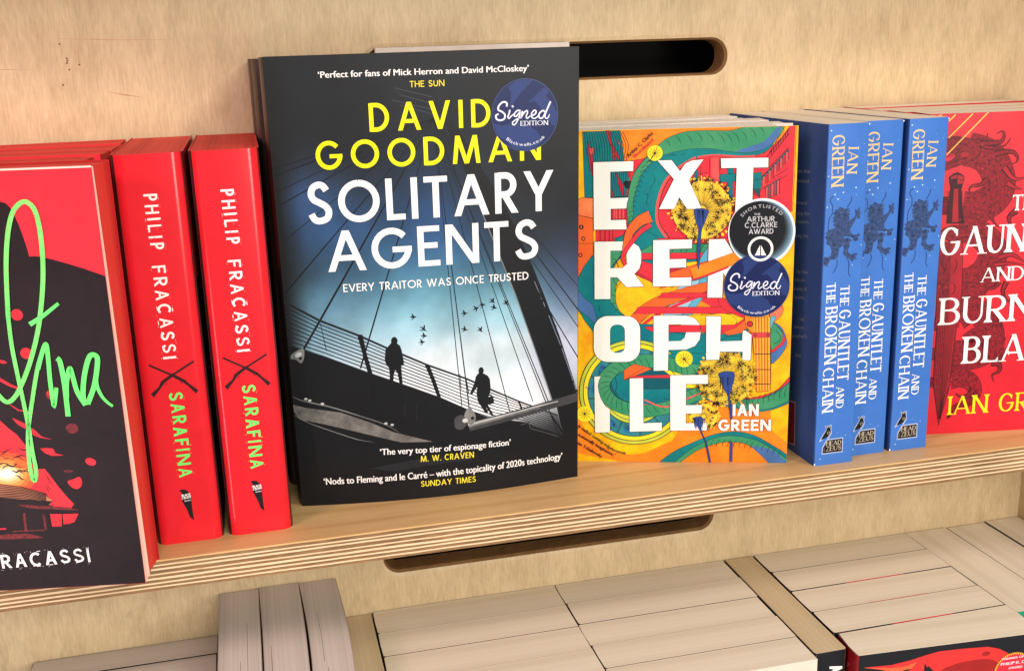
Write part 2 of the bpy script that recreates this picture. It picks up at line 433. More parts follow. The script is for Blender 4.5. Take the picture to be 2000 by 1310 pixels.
def glyph_mesh(s, bold=0.0, shear=0.0):
    key = (s, bold, shear)
    if key in _fc: return _fc[key]
    cu = bpy.data.curves.new('lettering_curve', 'FONT'); cu.body = s; cu.size = 1.0; cu.offset = bold; cu.shear = shear; cu.resolution_u = 3
    o = bpy.data.objects.new('lettering_curve', cu); me = bpy.data.meshes.new_from_object(o)
    vs = [(v.co.x, v.co.y) for v in me.vertices]; fs = [tuple(p.vertices) for p in me.polygons]
    bpy.data.objects.remove(o); bpy.data.curves.remove(cu); bpy.data.meshes.remove(me)
    _fc[key] = (vs, fs); return _fc[key]
CAPH = max(v[1] for v in glyph_mesh('H')[0])
def small_text(A, s, a, b, h, mat, bold=0.005, shear=0.0):
    """Upper and lower case print in the built-in typeface, fitted between a and b; h is the cap height."""
    vs, fs = glyph_mesh(s, 0.0, shear)
    if not vs: return
    wb_ = bold*2+.008; vs = [(v[0]+e, v[1]) for e in (-wb_, wb_) for v in vs]; n_ = len(vs)//2
    fs2 = [tuple(i+n_ for i in f) for f in fs]; both = True
    x0 = min(v[0] for v in vs); x1 = max(v[0] for v in vs)
    a = Vector(a); b = Vector(b); L = (b-a).length; d = (b-a)/L; u = Vector((-d.y, d.x)); k = h/CAPH
    P_ = [tuple(a+d*((v[0]-x0)/(x1-x0)*L)+u*(v[1]*k)) for v in vs]
    A.raw(P_[:n_], fs, mat); A.lift(1); A.raw(P_[n_:], fs, mat); A.lift(2)
def psmall(A, s, p0, p1, ptop, mat, **k):
    a, b, c = A.f.uv(p0), A.f.uv(p1), A.f.uv(ptop)
    d = (Vector(b)-Vector(a)).normalized(); h = (Vector(c)-Vector(a)).dot(Vector((-d.y, d.x)))
    small_text(A, s, a, b, h, mat, **k)
def arc_text(A, s, c, r, a0, a1, h, mat, inside=False, bold=.006, wscale=1.0):
    """Letters set round a circle from angle a0 to a1 (degrees); inside=True reads along the bottom."""
    adv = []
    bold = 0.0
    for ch in s:
        vs, fs = glyph_mesh(ch, bold) if ch != ' ' else ([], [])
        adv.append((max(v[0] for v in vs)-min(v[0] for v in vs) if vs else .3)+.10)
    tot = sum(adv); pos = 0
    for ch, w_ in zip(s, adv):
        ang = math.radians(a0+(a1-a0)*(pos+w_/2)/tot); pos += w_
        if ch == ' ': continue
        vs, fs = glyph_mesh(ch, bold); x0 = min(v[0] for v in vs); x1 = max(v[0] for v in vs); k = h/CAPH
        al = abs(math.radians(a1-a0))*r/tot
        rad = Vector((math.cos(ang), math.sin(ang)))
        if inside: o = Vector(c)+rad*r; u = -rad; d = Vector((-rad.y, rad.x))
        else: o = Vector(c)+rad*r; u = rad; d = Vector((rad.y, -rad.x))
        A.raw([tuple(o+d*((v[0]-(x0+x1)/2)*al*wscale)+u*(v[1]*k)) for v in vs], fs, mat)
    A.lift(2)
# ------------------------------------------------------------------ the bookcase
M_back = wood_mat('birch_back_panel', (166, 141, 102), (222, 198, 158), (120, 120, 36), (900, 900, 130), 0)
M_shelf = wood_mat('birch_shelf_face', (190, 148, 94), (220, 184, 130), (5, 60, 60), (30, 500, 500), .16, .42, (1.3, 11, 1))
M_light = wood_mat('light_ply', (196, 164, 120), (240, 218, 182), (30, 400, 300), (90, 1500, 900))
M_dark = wood_mat('dark_ply', (58, 38, 22), (168, 128, 84), (40, 500, 700), (180, 1500, 1500))
M_rim = wood_mat('routed_edge', (92, 66, 40), (160, 122, 78), (30, 30, 30), (200, 200, 200))
M_wall, _, _b = base_mat('slot_shade_black', .9, .2); _b.inputs['Base Color'].default_value = (.012, .011, .010, 1)  # near-black colour stands in for the shade behind the slots
v, f = box(-900, 900, 215, 225, -500, 700); wl = mesh_obj('wall', v, f, M_wall); wl['kind'] = 'structure'
bc = thing('bookcase', 'pale birch plywood bookcase with layered shelf edge and routed slots in its back', 'bookcase', (0, 0, 0))
YB, TB = 138.0, 18.0
def slot_loop(x0, x1, z0, z1, r, n=8, g=0.0):
    x0 -= g; x1 += g; z0 -= g; z1 += g; r += g
    pts = []
    for cx, cz, a in ((x1-r, z0+r, -90), (x1-r, z1-r, 0), (x0+r, z1-r, 90), (x0+r, z0+r, 180)):
        for i in range(n+1):
            t = math.radians(a+90*i/n); pts.append((cx+r*math.cos(t), cz+r*math.sin(t)))
    return pts
def back_panel():
    slots = [(73, 304, 222.6, 243.4, 10), (65, 300, -95.0, -72.0, 10)]
    V = []; F = []; MI = []
    outer = [(-560, -330), (575, -330), (575, 520), (-560, 520)]
    loops = [[Vector((x, z, 0)) for x, z in outer]]
    rims = []
    for s in slots:
        rims.append((slot_loop(*s, g=3.6), slot_loop(*s, g=1.3), slot_loop(*s)))
        loops.append([Vector((x, z, 0)) for x, z in rims[-1][0]])
    tr = tessellate_polygon(loops); fl = [p for l in loops for p in l]
    V += [(p.x, YB, p.y) for p in fl]; F += [tuple(t) for t in tr]; MI += [0]*len(tr)
    k = len(V); V += [(p.x, YB+TB, p.y) for p in fl]; F += [tuple(k+j for j in reversed(t)) for t in tr]; MI += [0]*len(tr)
    for a, b_, c in rims:
        n = len(a); rings = [(a, YB), (b_, YB+.7), (c, YB+3.0), (c, YB+TB)]
        ks = []
        for l, y in rings: ks.append(len(V)); V += [(x, y, z) for x, z in l]
        for q in range(3):
            for i in range(n):
                j = (i+1) % n; F.append((ks[q]+i, ks[q]+j, ks[q+1]+j, ks[q+1]+i)); MI.append(0 if q == 0 else 1)
    o = mesh_obj('back_panel', V, F, [M_back, M_rim], bc, MI); return o
back_panel()
# scratches and knots of the panel face, as in the photograph
BF = Face((0, YB, 0), 0, 0, (0, 0, 0), (1, 0, 0), (0, -1, 0))
A = Art(BF, .04)
scr = ink((176, 128, 96), .6, .1)
c0 = crop(0, 0, 2.857)
for l, wd in (((515, 238, 780, 243, 1045, 243), .32), ((0, 370, 200, 374, 430, 375), .35), ((750, 470, 830, 485, 910, 496), .5), ((262, 680, 270, 740, 272, 800), .3), ((625, 275, 630, 330, 632, 352), .5)):
    A.line(c0(*l), wd, scr, taper=.3); A.build('surface_scratch', bc); A = Art(BF, .04)
kn = ink((110, 66, 44), .6, .1)
for x, y in ((577, 325), (580, 335), (578, 345), (632, 352), (588, 374), (560, 441), (546, 262)):
    A.disc(A.f.uv(c0(x, y)[0]), .45, .45, kn, 7)
c9 = crop(0, 1080, 2.857)
A.build('knot_specks', bc); A = Art(BF, .04)
A.line(c9(160, 415, 178, 470, 190, 540, 205, 600), .55, ink((120, 88, 56), .6, .1), taper=.2)
A.build('surface_scratch', bc); A = Art(BF, .04); A.line([(1462, 190), (1463, 218)], .3, scr, taper=.3)
A.build('surface_scratch', bc)
def ply(z0, z1, mt, back, seg=80, x0=-420, x1=556, jit=.28, depth=YB):
    rnd = random.Random(int(z0*100)+5); V = []; F = []
    y0s = [back+rnd.uniform(-jit, jit)*.5 for _ in range(seg+1)]
    for i in range(seg+1):
        x = x0+(x1-x0)*i/seg; y = y0s[i]
        dz = math.sin(x*.021+z0)*.08+rnd.uniform(-.07, .07) if z1 < -.3 else 0
        V += [(x, y, z0+dz), (x, y, z1+dz), (x, depth, z1), (x, depth, z0)]
    for i in range(seg):
        a = 4*i; b = a+4
        F += [(a, b, b+1, a+1), (a+1, b+1, b+2, a+2), (a+2, b+2, b+3, a+3), (a+3, b+3, b, a)]
    F += [(0, 1, 2, 3), (4*seg+3, 4*seg+2, 4*seg+1, 4*seg)]
    return V, F
def shelf(zt, th, n=14):
    hs = [[1.5, 1.05, 1.6, 1.35, 1.15, 1.3, 1.4][i//2 % 7] if i % 2 else [.75, .7, .85, .65, 1.0, .75, .7][i//2 % 7] for i in range(n)]
    k = th/sum(hs); z = zt
    top = None
    for i in range(n):
        z1 = z; z -= hs[i]*k
        light = i % 2 == 0
        v, f = ply(z+.02, z1, None, 0.0 if light else .22)
        if i == 0: top = mesh_obj('shelf', v, f, M_shelf, bc)
        else: mesh_obj('ply', v, f, M_light if light else M_dark, top)
    return top
s1 = shelf(0.0, 16.6)
s2 = shelf(-320.3, 16.6); s3_ = shelf(345.0, 16.6)
v, f = box(556.3, 574, -1, YB-.1, -318, 500); mesh_obj('side_panel', v, f, M_back, bc)
# ------------------------------------------------------------------ book makers
PG = page_mat('cream_pages', (220, 207, 184), (237, 225, 204))
PGG = page_mat('greyish_pages', (188, 177, 168), (209, 199, 190))
PGW = page_mat('white_pages', (205, 196, 186), (240, 234, 224))
PGT = page_mat('tan_pages', (196, 174, 136), (212, 192, 156))
PGP = page_mat('pale_pink_page_edges', (240, 190, 168), (255, 230, 212))
PGR = page_mat('red_sprayed_pages', (190, 34, 30), (222, 62, 52), .6)
def wrap(w, h, t, r=1.0, ct=.35, seg=4):
    """Profile of a cover going round the spine; returns verts, faces, material slots (front, spine, back, board edge)."""
    def prof(off):
        rr = max(r-off, .05); P = [(w, off, 0)]
        for i in range(seg+1):
            a = math.radians(270-90*i/seg); P.append((off+rr+rr*math.cos(a), off+rr+rr*math.sin(a), 0 if i < seg/2 else 1))
        for i in range(seg+1):
            a = math.radians(180-90*i/seg); P.append((off+rr+rr*math.cos(a), t-off-rr+rr*math.sin(a), 1 if i <= seg/2 else 2))
        P.append((w, t-off, 2)); return P
    o = prof(0); n_ = prof(ct); N = len(o); V = []; F = []; MI = []
    for P in (o, n_):
        for z in (0, h): V += [(p[0], p[1], z) for p in P]
    O0, O1, I0, I1 = 0, N, 2*N, 3*N
    for i in range(N-1):
        mi = o[i+1][2] if i < seg+1 else (1 if i < seg+2 or o[i][2] == 1 and o[i+1][2] == 1 else 2)
        if i == seg+1: mi = 1
        F.append((O0+i, O1+i, O1+i+1, O0+i+1)); MI.append(mi)
        F.append((I0+i, I0+i+1, I1+i+1, I1+i)); MI.append(3)
        F.append((O1+i, I1+i, I1+i+1, O1+i+1)); MI.append(3)
        F.append((O0+i, O0+i+1, I0+i+1, I0+i)); MI.append(3)
    for i in (0, N-1): F.append((O0+i, I0+i, I1+i, O1+i)); MI.append(3)
    return V, F, MI
WHITE_EDGE = ink((226, 216, 204), .7, .05)
def paperback(root, w, h, t, front, spine, back, pages, r=1.0, fore=.6, top=.5, ct=.35, edge=None, seg=5):
    V, F, MI = wrap(w, h, t, r, ct, seg)
    c = mesh_obj('cover', V, F, [front, spine, back, edge or WHITE_EDGE], root, MI)
    n = len(c.data.polygons)
    for p in c.data.polygons:
        p.use_smooth = True
    c.data.set_sharp_from_angle(angle=math.radians(40))
    c_ = r*.55; x0, x1, y0, y1 = ct+.02, w-fore, ct+.05, t-ct-.05
    q = [(x0+c_*.25, y0+c_*.6), (x0+c_, y0), (x1, y0), (x1, y1), (x0+c_, y1), (x0+c_*.25, y1-c_*.6), (x0, (y0+y1)/2)]; m_ = len(q)
    v = [(x, y, z) for z in (.3, h-top) for x, y in q]
    f = [tuple(range(m_-1, -1, -1)), tuple(range(m_, 2*m_))]+[(i, (i+1) % m_, m_+(i+1) % m_, m_+i) for i in range(m_)]
    b = mesh_obj('page_block', v, f, pages, root)
    return c, b
# ------------------------------------------------------------------ colours
RED = (240, 42, 52); C_RED = ink((230, 33, 44), .21, .04, spec=.36); C_REDF = ink((242, 46, 60), .38, .04)
C_BLK = ink((44, 32, 34), .42, .12); WH = ink((246, 243, 238), .45, 0); GRN = ink((110, 250, 118), .35, .05)
INKK = ink((24, 22, 26), .45, .05)
# ------------------------------------------------------------------ red thrillers: spine out
def red_spine_book():
    loc = (-29.9, 17.0, 0); t = 33.2; w_, h = 118, 199.5
    root = thing('paperback_book', 'red paperback, spine out, right beside the big red and black cover', 'book', loc, 90, group='red paperbacks shelved spine out')
    c, b = paperback(root, w_, h, t, C_BLK, C_RED, C_BLK, PGR, r=5.5, top=.5, edge=ink((238, 80, 80), .5, .05), seg=8)
    # red upper part of the front board, black below
    Ff = Face(loc, 90, 0, (0, 0, 0), (1, 0, 0), (0, -1, 0)); A = Art(Ff)
    A.poly([(3.3, h-61), (w_, h-80), (w_, h), (3.3, h)], C_RED); A.build('cover_art', root)
    F_ = Face(loc, 90, 0, (0, t, 0), (0, -1, 0), (-1, 0, 0))
    k = crop(250, 360, 3.641); q = crop(270, 690, 3.743)
    rn = random.Random(3)
    A = Art(F_); p = k(110, 72, 253, 1245, 208, 69)
    ptext(A, 'PHILIP FRACASSI', p[0], p[1], p[2], WH, T=.165, track=.26, rnd=rn, rough=(C_RED, 5), space=.5, wk={'P': .8, 'H': .8, 'A': .75, 'C': .85})
    for x, y in ((205, 880), (214, 985), (240, 1060), (245, 1160), (315, 890)):
        pp = k(x, y-12, x+4, y+14); A.line(pp, .35, WH)
    A.build('author_lettering', root)
    A = Art(F_); p = q(226, 288, 303, 906, 326, 285)
    ptext(A, 'SARAFINA', p[0], p[1], p[2], GRN, T=.17, track=.22, rnd=rn, rough=(C_RED, 5), wk={'A': .75})
    A.build('title_lettering', root)
    A = Art(F_); gun = ink((48, 14, 16), .5, .05)
    A.line(q(75, 85, 250, 160), 1.0, gun); A.line(q(245, 155, 330, 200), 1.6, gun)
    A.shape(q(310, 180, 340, 190, 375, 222, 440, 268, 422, 292, 365, 238, 320, 205), gun); A.ring(A.f.uv(q(318, 206)[0]), .7, .25, gun, 12)
    A.line(q(405, 57, 250, 158), 1.0, gun); A.line(q(260, 150, 185, 205), 1.6, gun)
    A.shape(q(205, 182, 165, 205, 150, 245, 92, 296, 115, 322, 160, 262, 185, 225), gun); A.ring(A.f.uv(q(198, 218)[0]), .7, .25, gun, 12)
    A.build('crossed_rifles_emblem', root)
    A = Art(F_)
    A.shape(q(300, 1002, 318, 992, 345, 994, 372, 1015, 386, 1048, 393, 1110, 400, 1165, 410, 1215, 398, 1212, 392, 1200, 383, 1203, 372, 1178, 362, 1150, 340, 1112, 322, 1080, 312, 1045, 318, 1018), INKK)
    d = q(318, 1048, 385, 1036, 318, 1030, 320, 1066, 388, 1054, 320, 1050, 340, 1082, 385, 1074, 340, 1073)
    psmall(A, 'BLACK', d[0], d[1], d[2], WH, bold=.03); psmall(A, 'CROW', d[3], d[4], d[5], WH, bold=.03); psmall(A, 'BOOKS', d[6], d[7], d[8], WH)
    A.build('crow_emblem', root)
    return root
rb = red_spine_book()
copy_thing(rb, (5.7, 17.6, 0), 90, 'red paperback, spine out, standing against the tall dark hardback')
# ------------------------------------------------------------------ red thrillers: face out stack
W1, H1 = 127.0, 199.0
spots = [(-23.7, 10.8, -65.9), (7.5, 8.6, -75.5), (38.5, 6.4, -69.5), (70, 3.6, -67.5), (105.5, 0, -66.5)]
def sara_loc(i):
    yr, a, xr = spots[i]; a_ = math.radians(a)
    return (xr-W1*math.cos(a_), yr+W1*math.sin(a_), 0), -a
loc, yaw = sara_loc(0); T1 = 25.0
root = thing('paperback_book', 'red and black covered paperback with large green handwriting, overhanging the shelf at left', 'book', loc, yaw, group='red paperbacks stacked face out')
V, F, MI = wrap(W1, H1, T1, 1.0, .4, 5); co = mesh_obj('cover', V, F, [C_REDF, C_RED, C_RED, ink((240, 215, 205), .6, .05), ink((180, 30, 30), .5, .05)], root, MI)
for p_ in co.data.polygons:
    if p_.material_index == 3 and p_.center.y > .01: p_.material_index = 4
# unsprayed front leaves fan out pale, the rest of the block is sprayed red
V = []
for x in (.5, W1-.3):
    V += [(x, .45, .3), (x, 8.5, .3), (x, 3.0, H1-.6), (x, .45, H1-.6)]
mesh_obj('page_block', V, [(0, 1, 2, 3), (7, 6, 5, 4), (0, 4, 5, 1), (1, 5, 6, 2), (2, 6, 7, 3), (3, 7, 4, 0)], PGP, root)
V = []
for x in (.5, W1-1.0):
    V += [(x, 8.6, .3), (x, T1-.5, .3), (x, T1-.5, H1-.7), (x, 3.1, H1-.7)]
mesh_obj('sprayed_page_block', V, [(0, 1, 2, 3), (7, 6, 5, 4), (0, 4, 5, 1), (1, 5, 6, 2), (2, 6, 7, 3), (3, 7, 4, 0)], PGR, root)
FS = Face(loc, yaw, 0, (0, 0, 0), (1, 0, 0), (0, -1, 0))
a1 = crop(0, 380, 5.458); a2 = crop(0, 600, 5.458); a3 = crop(0, 800, 3.639)
A = Art(FS, clip=(.6, W1-.1, .1, H1-.1))
cb = mottled('cover_black_print', (24, 14, 16), (36, 22, 24), 60, .42)
A.shape([(-150, 430), (-60, 400)]+a1(0, 75, 60, 92, 105, 135, 140, 195, 200, 320, 240, 430, 285, 560, 312, 660, 370, 655, 440, 665, 560, 690, 700, 730, 900, 790, 1150, 878)+[(260, 565), (330, 1200), (-300, 1230), (-300, 600)], cb)
rd = ink((226, 46, 58), .4, .12); drd = mottled('dim_red_print', (70, 26, 28), (140, 46, 48), 500, .4)
for x, y, r in ((180, 80, 62), (280, 490, 62), (552, 930, 60)):
    A.disc(A.f.uv(a2(x, y)[0]), r/5.458/4.3, r/5.458/4.3, rd if r != 60 else mottled('dim_red_print2', (120, 30, 30), (210, 50, 56), 400), 20)
A.disc(A.f.uv(a3(512, 132)[0]), 2.8, 2.5, drd, 18)
A.disc(A.f.uv(a3(645, 368)[0]), 2.5, 1.8, rd, 18, rot=-.4)
A.shape(a3(480, 508, 520, 492, 565, 476, 583, 510, 575, 545, 545, 562, 505, 545), rd, True)
A.shape(a3(450, 435, 485, 426, 518, 432, 512, 440, 485, 447), drd, True)
A.line(a2(-40, 555, 0, 575, 75, 590), 1.5, rd, True, taper=.2); A.line(a2(-60, 740, 0, 770, 100, 825, 160, 850, 205, 862), 1.9, rd, True, w2=.8)
A.line(a2(90, 1025, 160, 1070, 200, 1095, 290, 1110, 370, 1132), .6, rd, True, taper=.2)
A.shape(a3(90, 60, 130, 75, 190, 105, 250, 145, 300, 190, 368, 207, 300, 200, 240, 180, 190, 140, 130, 105), rd, True)
A.shape(a3(285, 274, 330, 270, 378, 274, 395, 308, 455, 323, 370, 327, 320, 308), rd)
A.shape(a3(-200, -90, 0, 75, 60, 130, 120, 175, 190, 262, 195, 320, 203, 425, 318, 418, 360, 470, 420, 550, 480, 620, 527, 668, 500, 708, 380, 690, 150, 640, -200, 600), ink((236, 50, 60), .4, .1))
# firelight printed behind the roof
gl = [(58, 46, (242, 90, 50)), (48, 37, (245, 120, 55)), (40, 29, (250, 155, 75)), (32, 22, (253, 190, 110)), (24, 16, (255, 224, 170)), (15, 10, (255, 246, 230))]
for rx, ry, c in gl: A.disc(A.f.uv((14, 925)), rx/4.3, ry/4.3, ink(c, .42, .08), 26)
A.disc(A.f.uv(a3(150, 385)[0]), 3.2, 2.2, ink((243, 112, 52), .42, .1), 14)
rn = random.Random(11)
for _ in range(16):   # bare twigs
    x, y = rn.uniform(-60, 180), rn.uniform(270, 470); pts = [x, y]
    for _k in range(5): x += rn.uniform(10, 30); y += rn.uniform(-16, 16); pts += [x, y]
    A.line(a3(*pts), rn.uniform(.25, .8), cb, True, taper=.4)
for _ in range(7):
    x, y = rn.uniform(300, 430), rn.uniform(440, 640); pts = [x, y]
    for _k in range(3): x += rn.uniform(-5, 20); y += rn.uniform(8, 20); pts += [x, y]
    A.line(a3(*pts), .22, cb, True, taper=.3)
A.shape(a3(-200, 505, 0, 525, 150, 550, 300, 590, 372, 640, 350, 680, 0, 640, -200, 620), ink((206, 130, 92), .45, .2))
for i in range(8):
    A.line(a3(-200, 508+i*13, 0, 528+i*13, 160, 548+i*11, 330, 596+i*8), .45, cb)
A.shape(a3(-200, 600, 0, 622, 375, 648, 348, 672, 480, 712, 565, 700, 566, 735, 350, 735, 355, 832, 470, 820, 560, 790, 520, 840, 300, 900, -200, 880), cb)
A.line(a3(120, 672, 260, 690, 400, 695, 560, 708), 1.5, drd, True, taper=.2)
A.shape(a3(356, 738, 440, 738, 440, 826, 372, 828), rd); A.shape(a3(446, 738, 560, 735, 530, 795, 500, 806, 452, 812), rd)
A.line(a3(172, 733, 186, 860), 1.1, drd); A.line(a3(310, 740, 328, 850), 1.0, drd); A.line(a3(0, 845, 45, 842), .8, rd); A.line(a3(90, 862, 320, 852), .6, drd)
A.line(a3(-100, 905, 60, 900, 190, 895, 310, 905), 2.6, drd, True, taper=.3)
for _ in range(60):
    x, y = rn.uniform(-120, 560), rn.uniform(60, 960)
    A.line(a3(x, y, x+rn.uniform(-18, 18), y+rn.uniform(8, 30)), rn.uniform(.15, .4), mottled('faint_brown_print', (52, 28, 26), (92, 46, 38), 700), taper=.4, lift=False)
A.lift(); A.build('cover_art', root)
A = Art(FS, .05+STEP*140); A.rib([(0, H1-.45), (W1, H1-.45)], .8, ink((255, 214, 200), .4, .03)); A.build('worn_top_edge', root)
A = Art(FS, .05+STEP*150, clip=(.6, W1-.2, 0, H1)); p = a3(-66, 1132, 652, 1073, -66, 1035)
ptext(A, 'FRACASSI', p[0], p[1], p[2], WH, T=.17, track=.2, rnd=random.Random(5), rough=(cb, 9), wk={'A': .75, 'C': .85})
for x, y in ((240, 1105), (268, 1107), (355, 1097), (450, 1078), (545, 1080), (262, 1002)): A.line(a3(x, y, x+26, y-4), .35, WH)
A.build('author_lettering', root)
# the signature, in a fat green marker
A = Art(FS, .05+STEP*170, clip=(.6, W1-.2, 0, H1))
g2 = ink((128, 236, 120), .35, .1); fk = ink((36, 96, 44), .4, .1)
def pen(pts, w_, mt, dry=0, **k):
    A.line(pts, w_, mt, True, n=8, **k)
    if dry:
        uv = catmull(A.P(pts), 30); rr = random.Random(len(pts))
        for i in range(0, len(uv)-2, 1):
            if rr.random() < dry:
                p = Vector(uv[i]); d = (Vector(uv[i+1])-p); d = d.normalized() if d.length else Vector((1, 0)); n = Vector((-d.y, d.x))*rr.uniform(-.5, .5)*w_
                A.rib([p+n-d*.12-n*.25, p+n+d*.12+n*.3], .16, fk if uv[i][1] < 140 else rd)
        A.lift()
pen([(17, 620), (14, 560), (13, 505), (17, 450), (27, 412), (46, 394), (64, 403), (75, 430), (82, 475), (85, 530), (82, 590), (74, 650), (60, 705), (44, 748), (30, 774), (15, 784), (-2, 770), (-30, 730), (-60, 700)], 2.1, g2, .55)
pen([(17, 620), (24, 675), (36, 735), (48, 790), (57, 835), (64, 880), (71, 915), (70, 936), (63, 930), (57, 890), (56, 840), (64, 780), (75, 715), (88, 676)], 1.9, g2, .5)
pen([(75, 720), (84, 685), (91, 672), (95, 700), (99, 745), (106, 792)], 2.0, GRN)
pen([(91, 672), (94, 690), (99, 745), (106, 791), (110, 770), (111, 756)], 1.7, GRN)
pen([(112, 699), (118, 706), (126, 745), (131, 785), (134, 812)], 2.3, GRN)
pen([(131, 775), (131, 745), (137, 719), (143, 735), (152, 765), (168, 790)], 2.2, GRN)
pen([(168, 790), (163, 770), (166, 730), (176, 695), (190, 696), (190, 720), (184, 755), (172, 788)], 2.3, GRN)
pen([(191, 700), (189, 745), (198, 770), (210, 784), (221, 792)], 1.9, GRN, w2=1.2)
pen([(59, 633), (85, 616), (115, 592)], 2.2, GRN, w2=1.4)
A.build('handwritten_signature', root)
lab = ['first', 'second', 'third', 'fourth and last']
for i in range(1, 5):
    l2, y2 = sara_loc(i); h = H1-[0, .5, 0, .4, .2][i]
    r2 = thing('paperback_book', 'red edged paperback, %s behind the red and black cover with green handwriting' % lab[i-1], 'book', l2, y2, group='red paperbacks stacked face out')
    paperback(r2, W1, h, [0, 27, 27, 29, 30][i], C_REDF, C_RED, C_RED, PGR, top=.7, edge=ink((200, 60, 54), .5, .05))
# ------------------------------------------------------------------ dark hardback with the bridge
W2, H2, T2 = 158.2, 242.4, 30.0
locH = (11.8, 45.3, 0); yawH, tiltH = -2.4, 4.3
def hbow(u, v):
    a = max(0.0, min(1.0, u/W2)); b = max(0.0, 1-v/H2)
    return 7.5*math.sin(math.pi*a)*b**1.6
C_HC = ink((21, 23, 26), .4, .05, spec=.18)
hroot = thing('hardback_book', 'tall dark hardback with a bridge on its cover and yellow author name', 'book', locH, yawH, tiltH, group='dark bridge-cover hardbacks')
def hard_cover(root, bow=None, lower=0.0):
    nu, nv = 40, 20; V = []; F = []; MI = []
    # front board as a grid that can bow, then spine and back board
    for j in range(nv+1):
        for i in range(nu+1):
            u, v_ = W2*i/nu, H2*j/nv
            V.append((u, -(bow(u, v_) if bow else 0)+(1.6 if i == 0 else 0), v_))
    for j in range(nv):
        for i in range(nu):
            a = j*(nu+1)+i; F.append((a, a+1, a+nu+2, a+nu+1)); MI.append(1 if i == 0 else 0)
    k = len(V)
    for j in range(nv+1):
        for i in range(nu+1):
            x, y, z = V[j*(nu+1)+i]; V.append((x if i else 2.4, y+2.6 if i else 2.6, z))
    for j in range(nv):
        for i in range(nu):
            a = k+j*(nu+1)+i; F.append((a, a+nu+1, a+nu+2, a+1)); MI.append(2)
    for i in range(nu):
        F.append((i, k+i, k+i+1, i+1)); MI.append(2); a = nv*(nu+1)+i; F.append((a, a+1, k+a+1, k+a)); MI.append(0)
    for j in range(nv):
        a = j*(nu+1)+nu; F.append((a, k+a, k+a+nu+1, a+nu+1)); MI.append(2)
    # spine (rounded) and back board
    P = [(1.6*math.cos(math.radians(t))*1.0+1.6, 1.6+2.4*math.sin(math.radians(t))) for t in ()]
    sp = [(0, 1.6), (-1.0, 4), (-1.8, T2*.3), (-2.0, T2*.5), (-1.8, T2*.7), (-1.0, T2-4), (0, T2-1.2), (1.4, T2), (W2, T2)]
    si = [(2.4, 2.6), (1.2, 5), (.6, T2*.3), (.4, T2*.5), (.6, T2*.7), (1.2, T2-5), (2.0, T2-3.4), (3.0, T2-2.6), (W2, T2-2.6)]
    a = len(V)
    for z in (0, H2): V += [(x, y, z-(lower*y if z else 0)) for x, y in sp]
    b = len(V)
    for z in (0, H2): V += [(x, y, z-(lower*y if z else 0)) for x, y in si]
    n = len(sp)
    for i in range(n-1):
        F += [(a+i, a+n+i, a+n+i+1, a+i+1), (b+i, b+i+1, b+n+i+1, b+n+i), (a+n+i, b+n+i, b+n+i+1, a+n+i+1), (a+i, a+i+1, b+i+1, b+i)]
        MI += [1, 2, 1, 2]
    F.append((a+n-1, b+n-1, b+2*n-1, a+2*n-1)); MI.append(2)
    o = mesh_obj('dust_jacket', V, F, [C_HC, ink((62, 48, 44), .36, .05), ink((44, 42, 42), .5, .05)], root, MI)
    for p in o.data.polygons:
        p.use_smooth = True
    o.data.set_sharp_from_angle(angle=math.radians(40))
    v, f = box(3, W2-3.5, 2.8, T2-2.7, 3, H2-6); mesh_obj('page_block', v, f, PGW, root)
    return o
hard_cover(hroot, hbow, .085)
FH = Face(locH, yawH, tiltH, (0, 0, 0), (1, 0, 0), (0, -1, 0), hbow)
cutsH = ([i*3.955 for i in range(1, 40)], [j*12.12 for j in range(1, 20)])
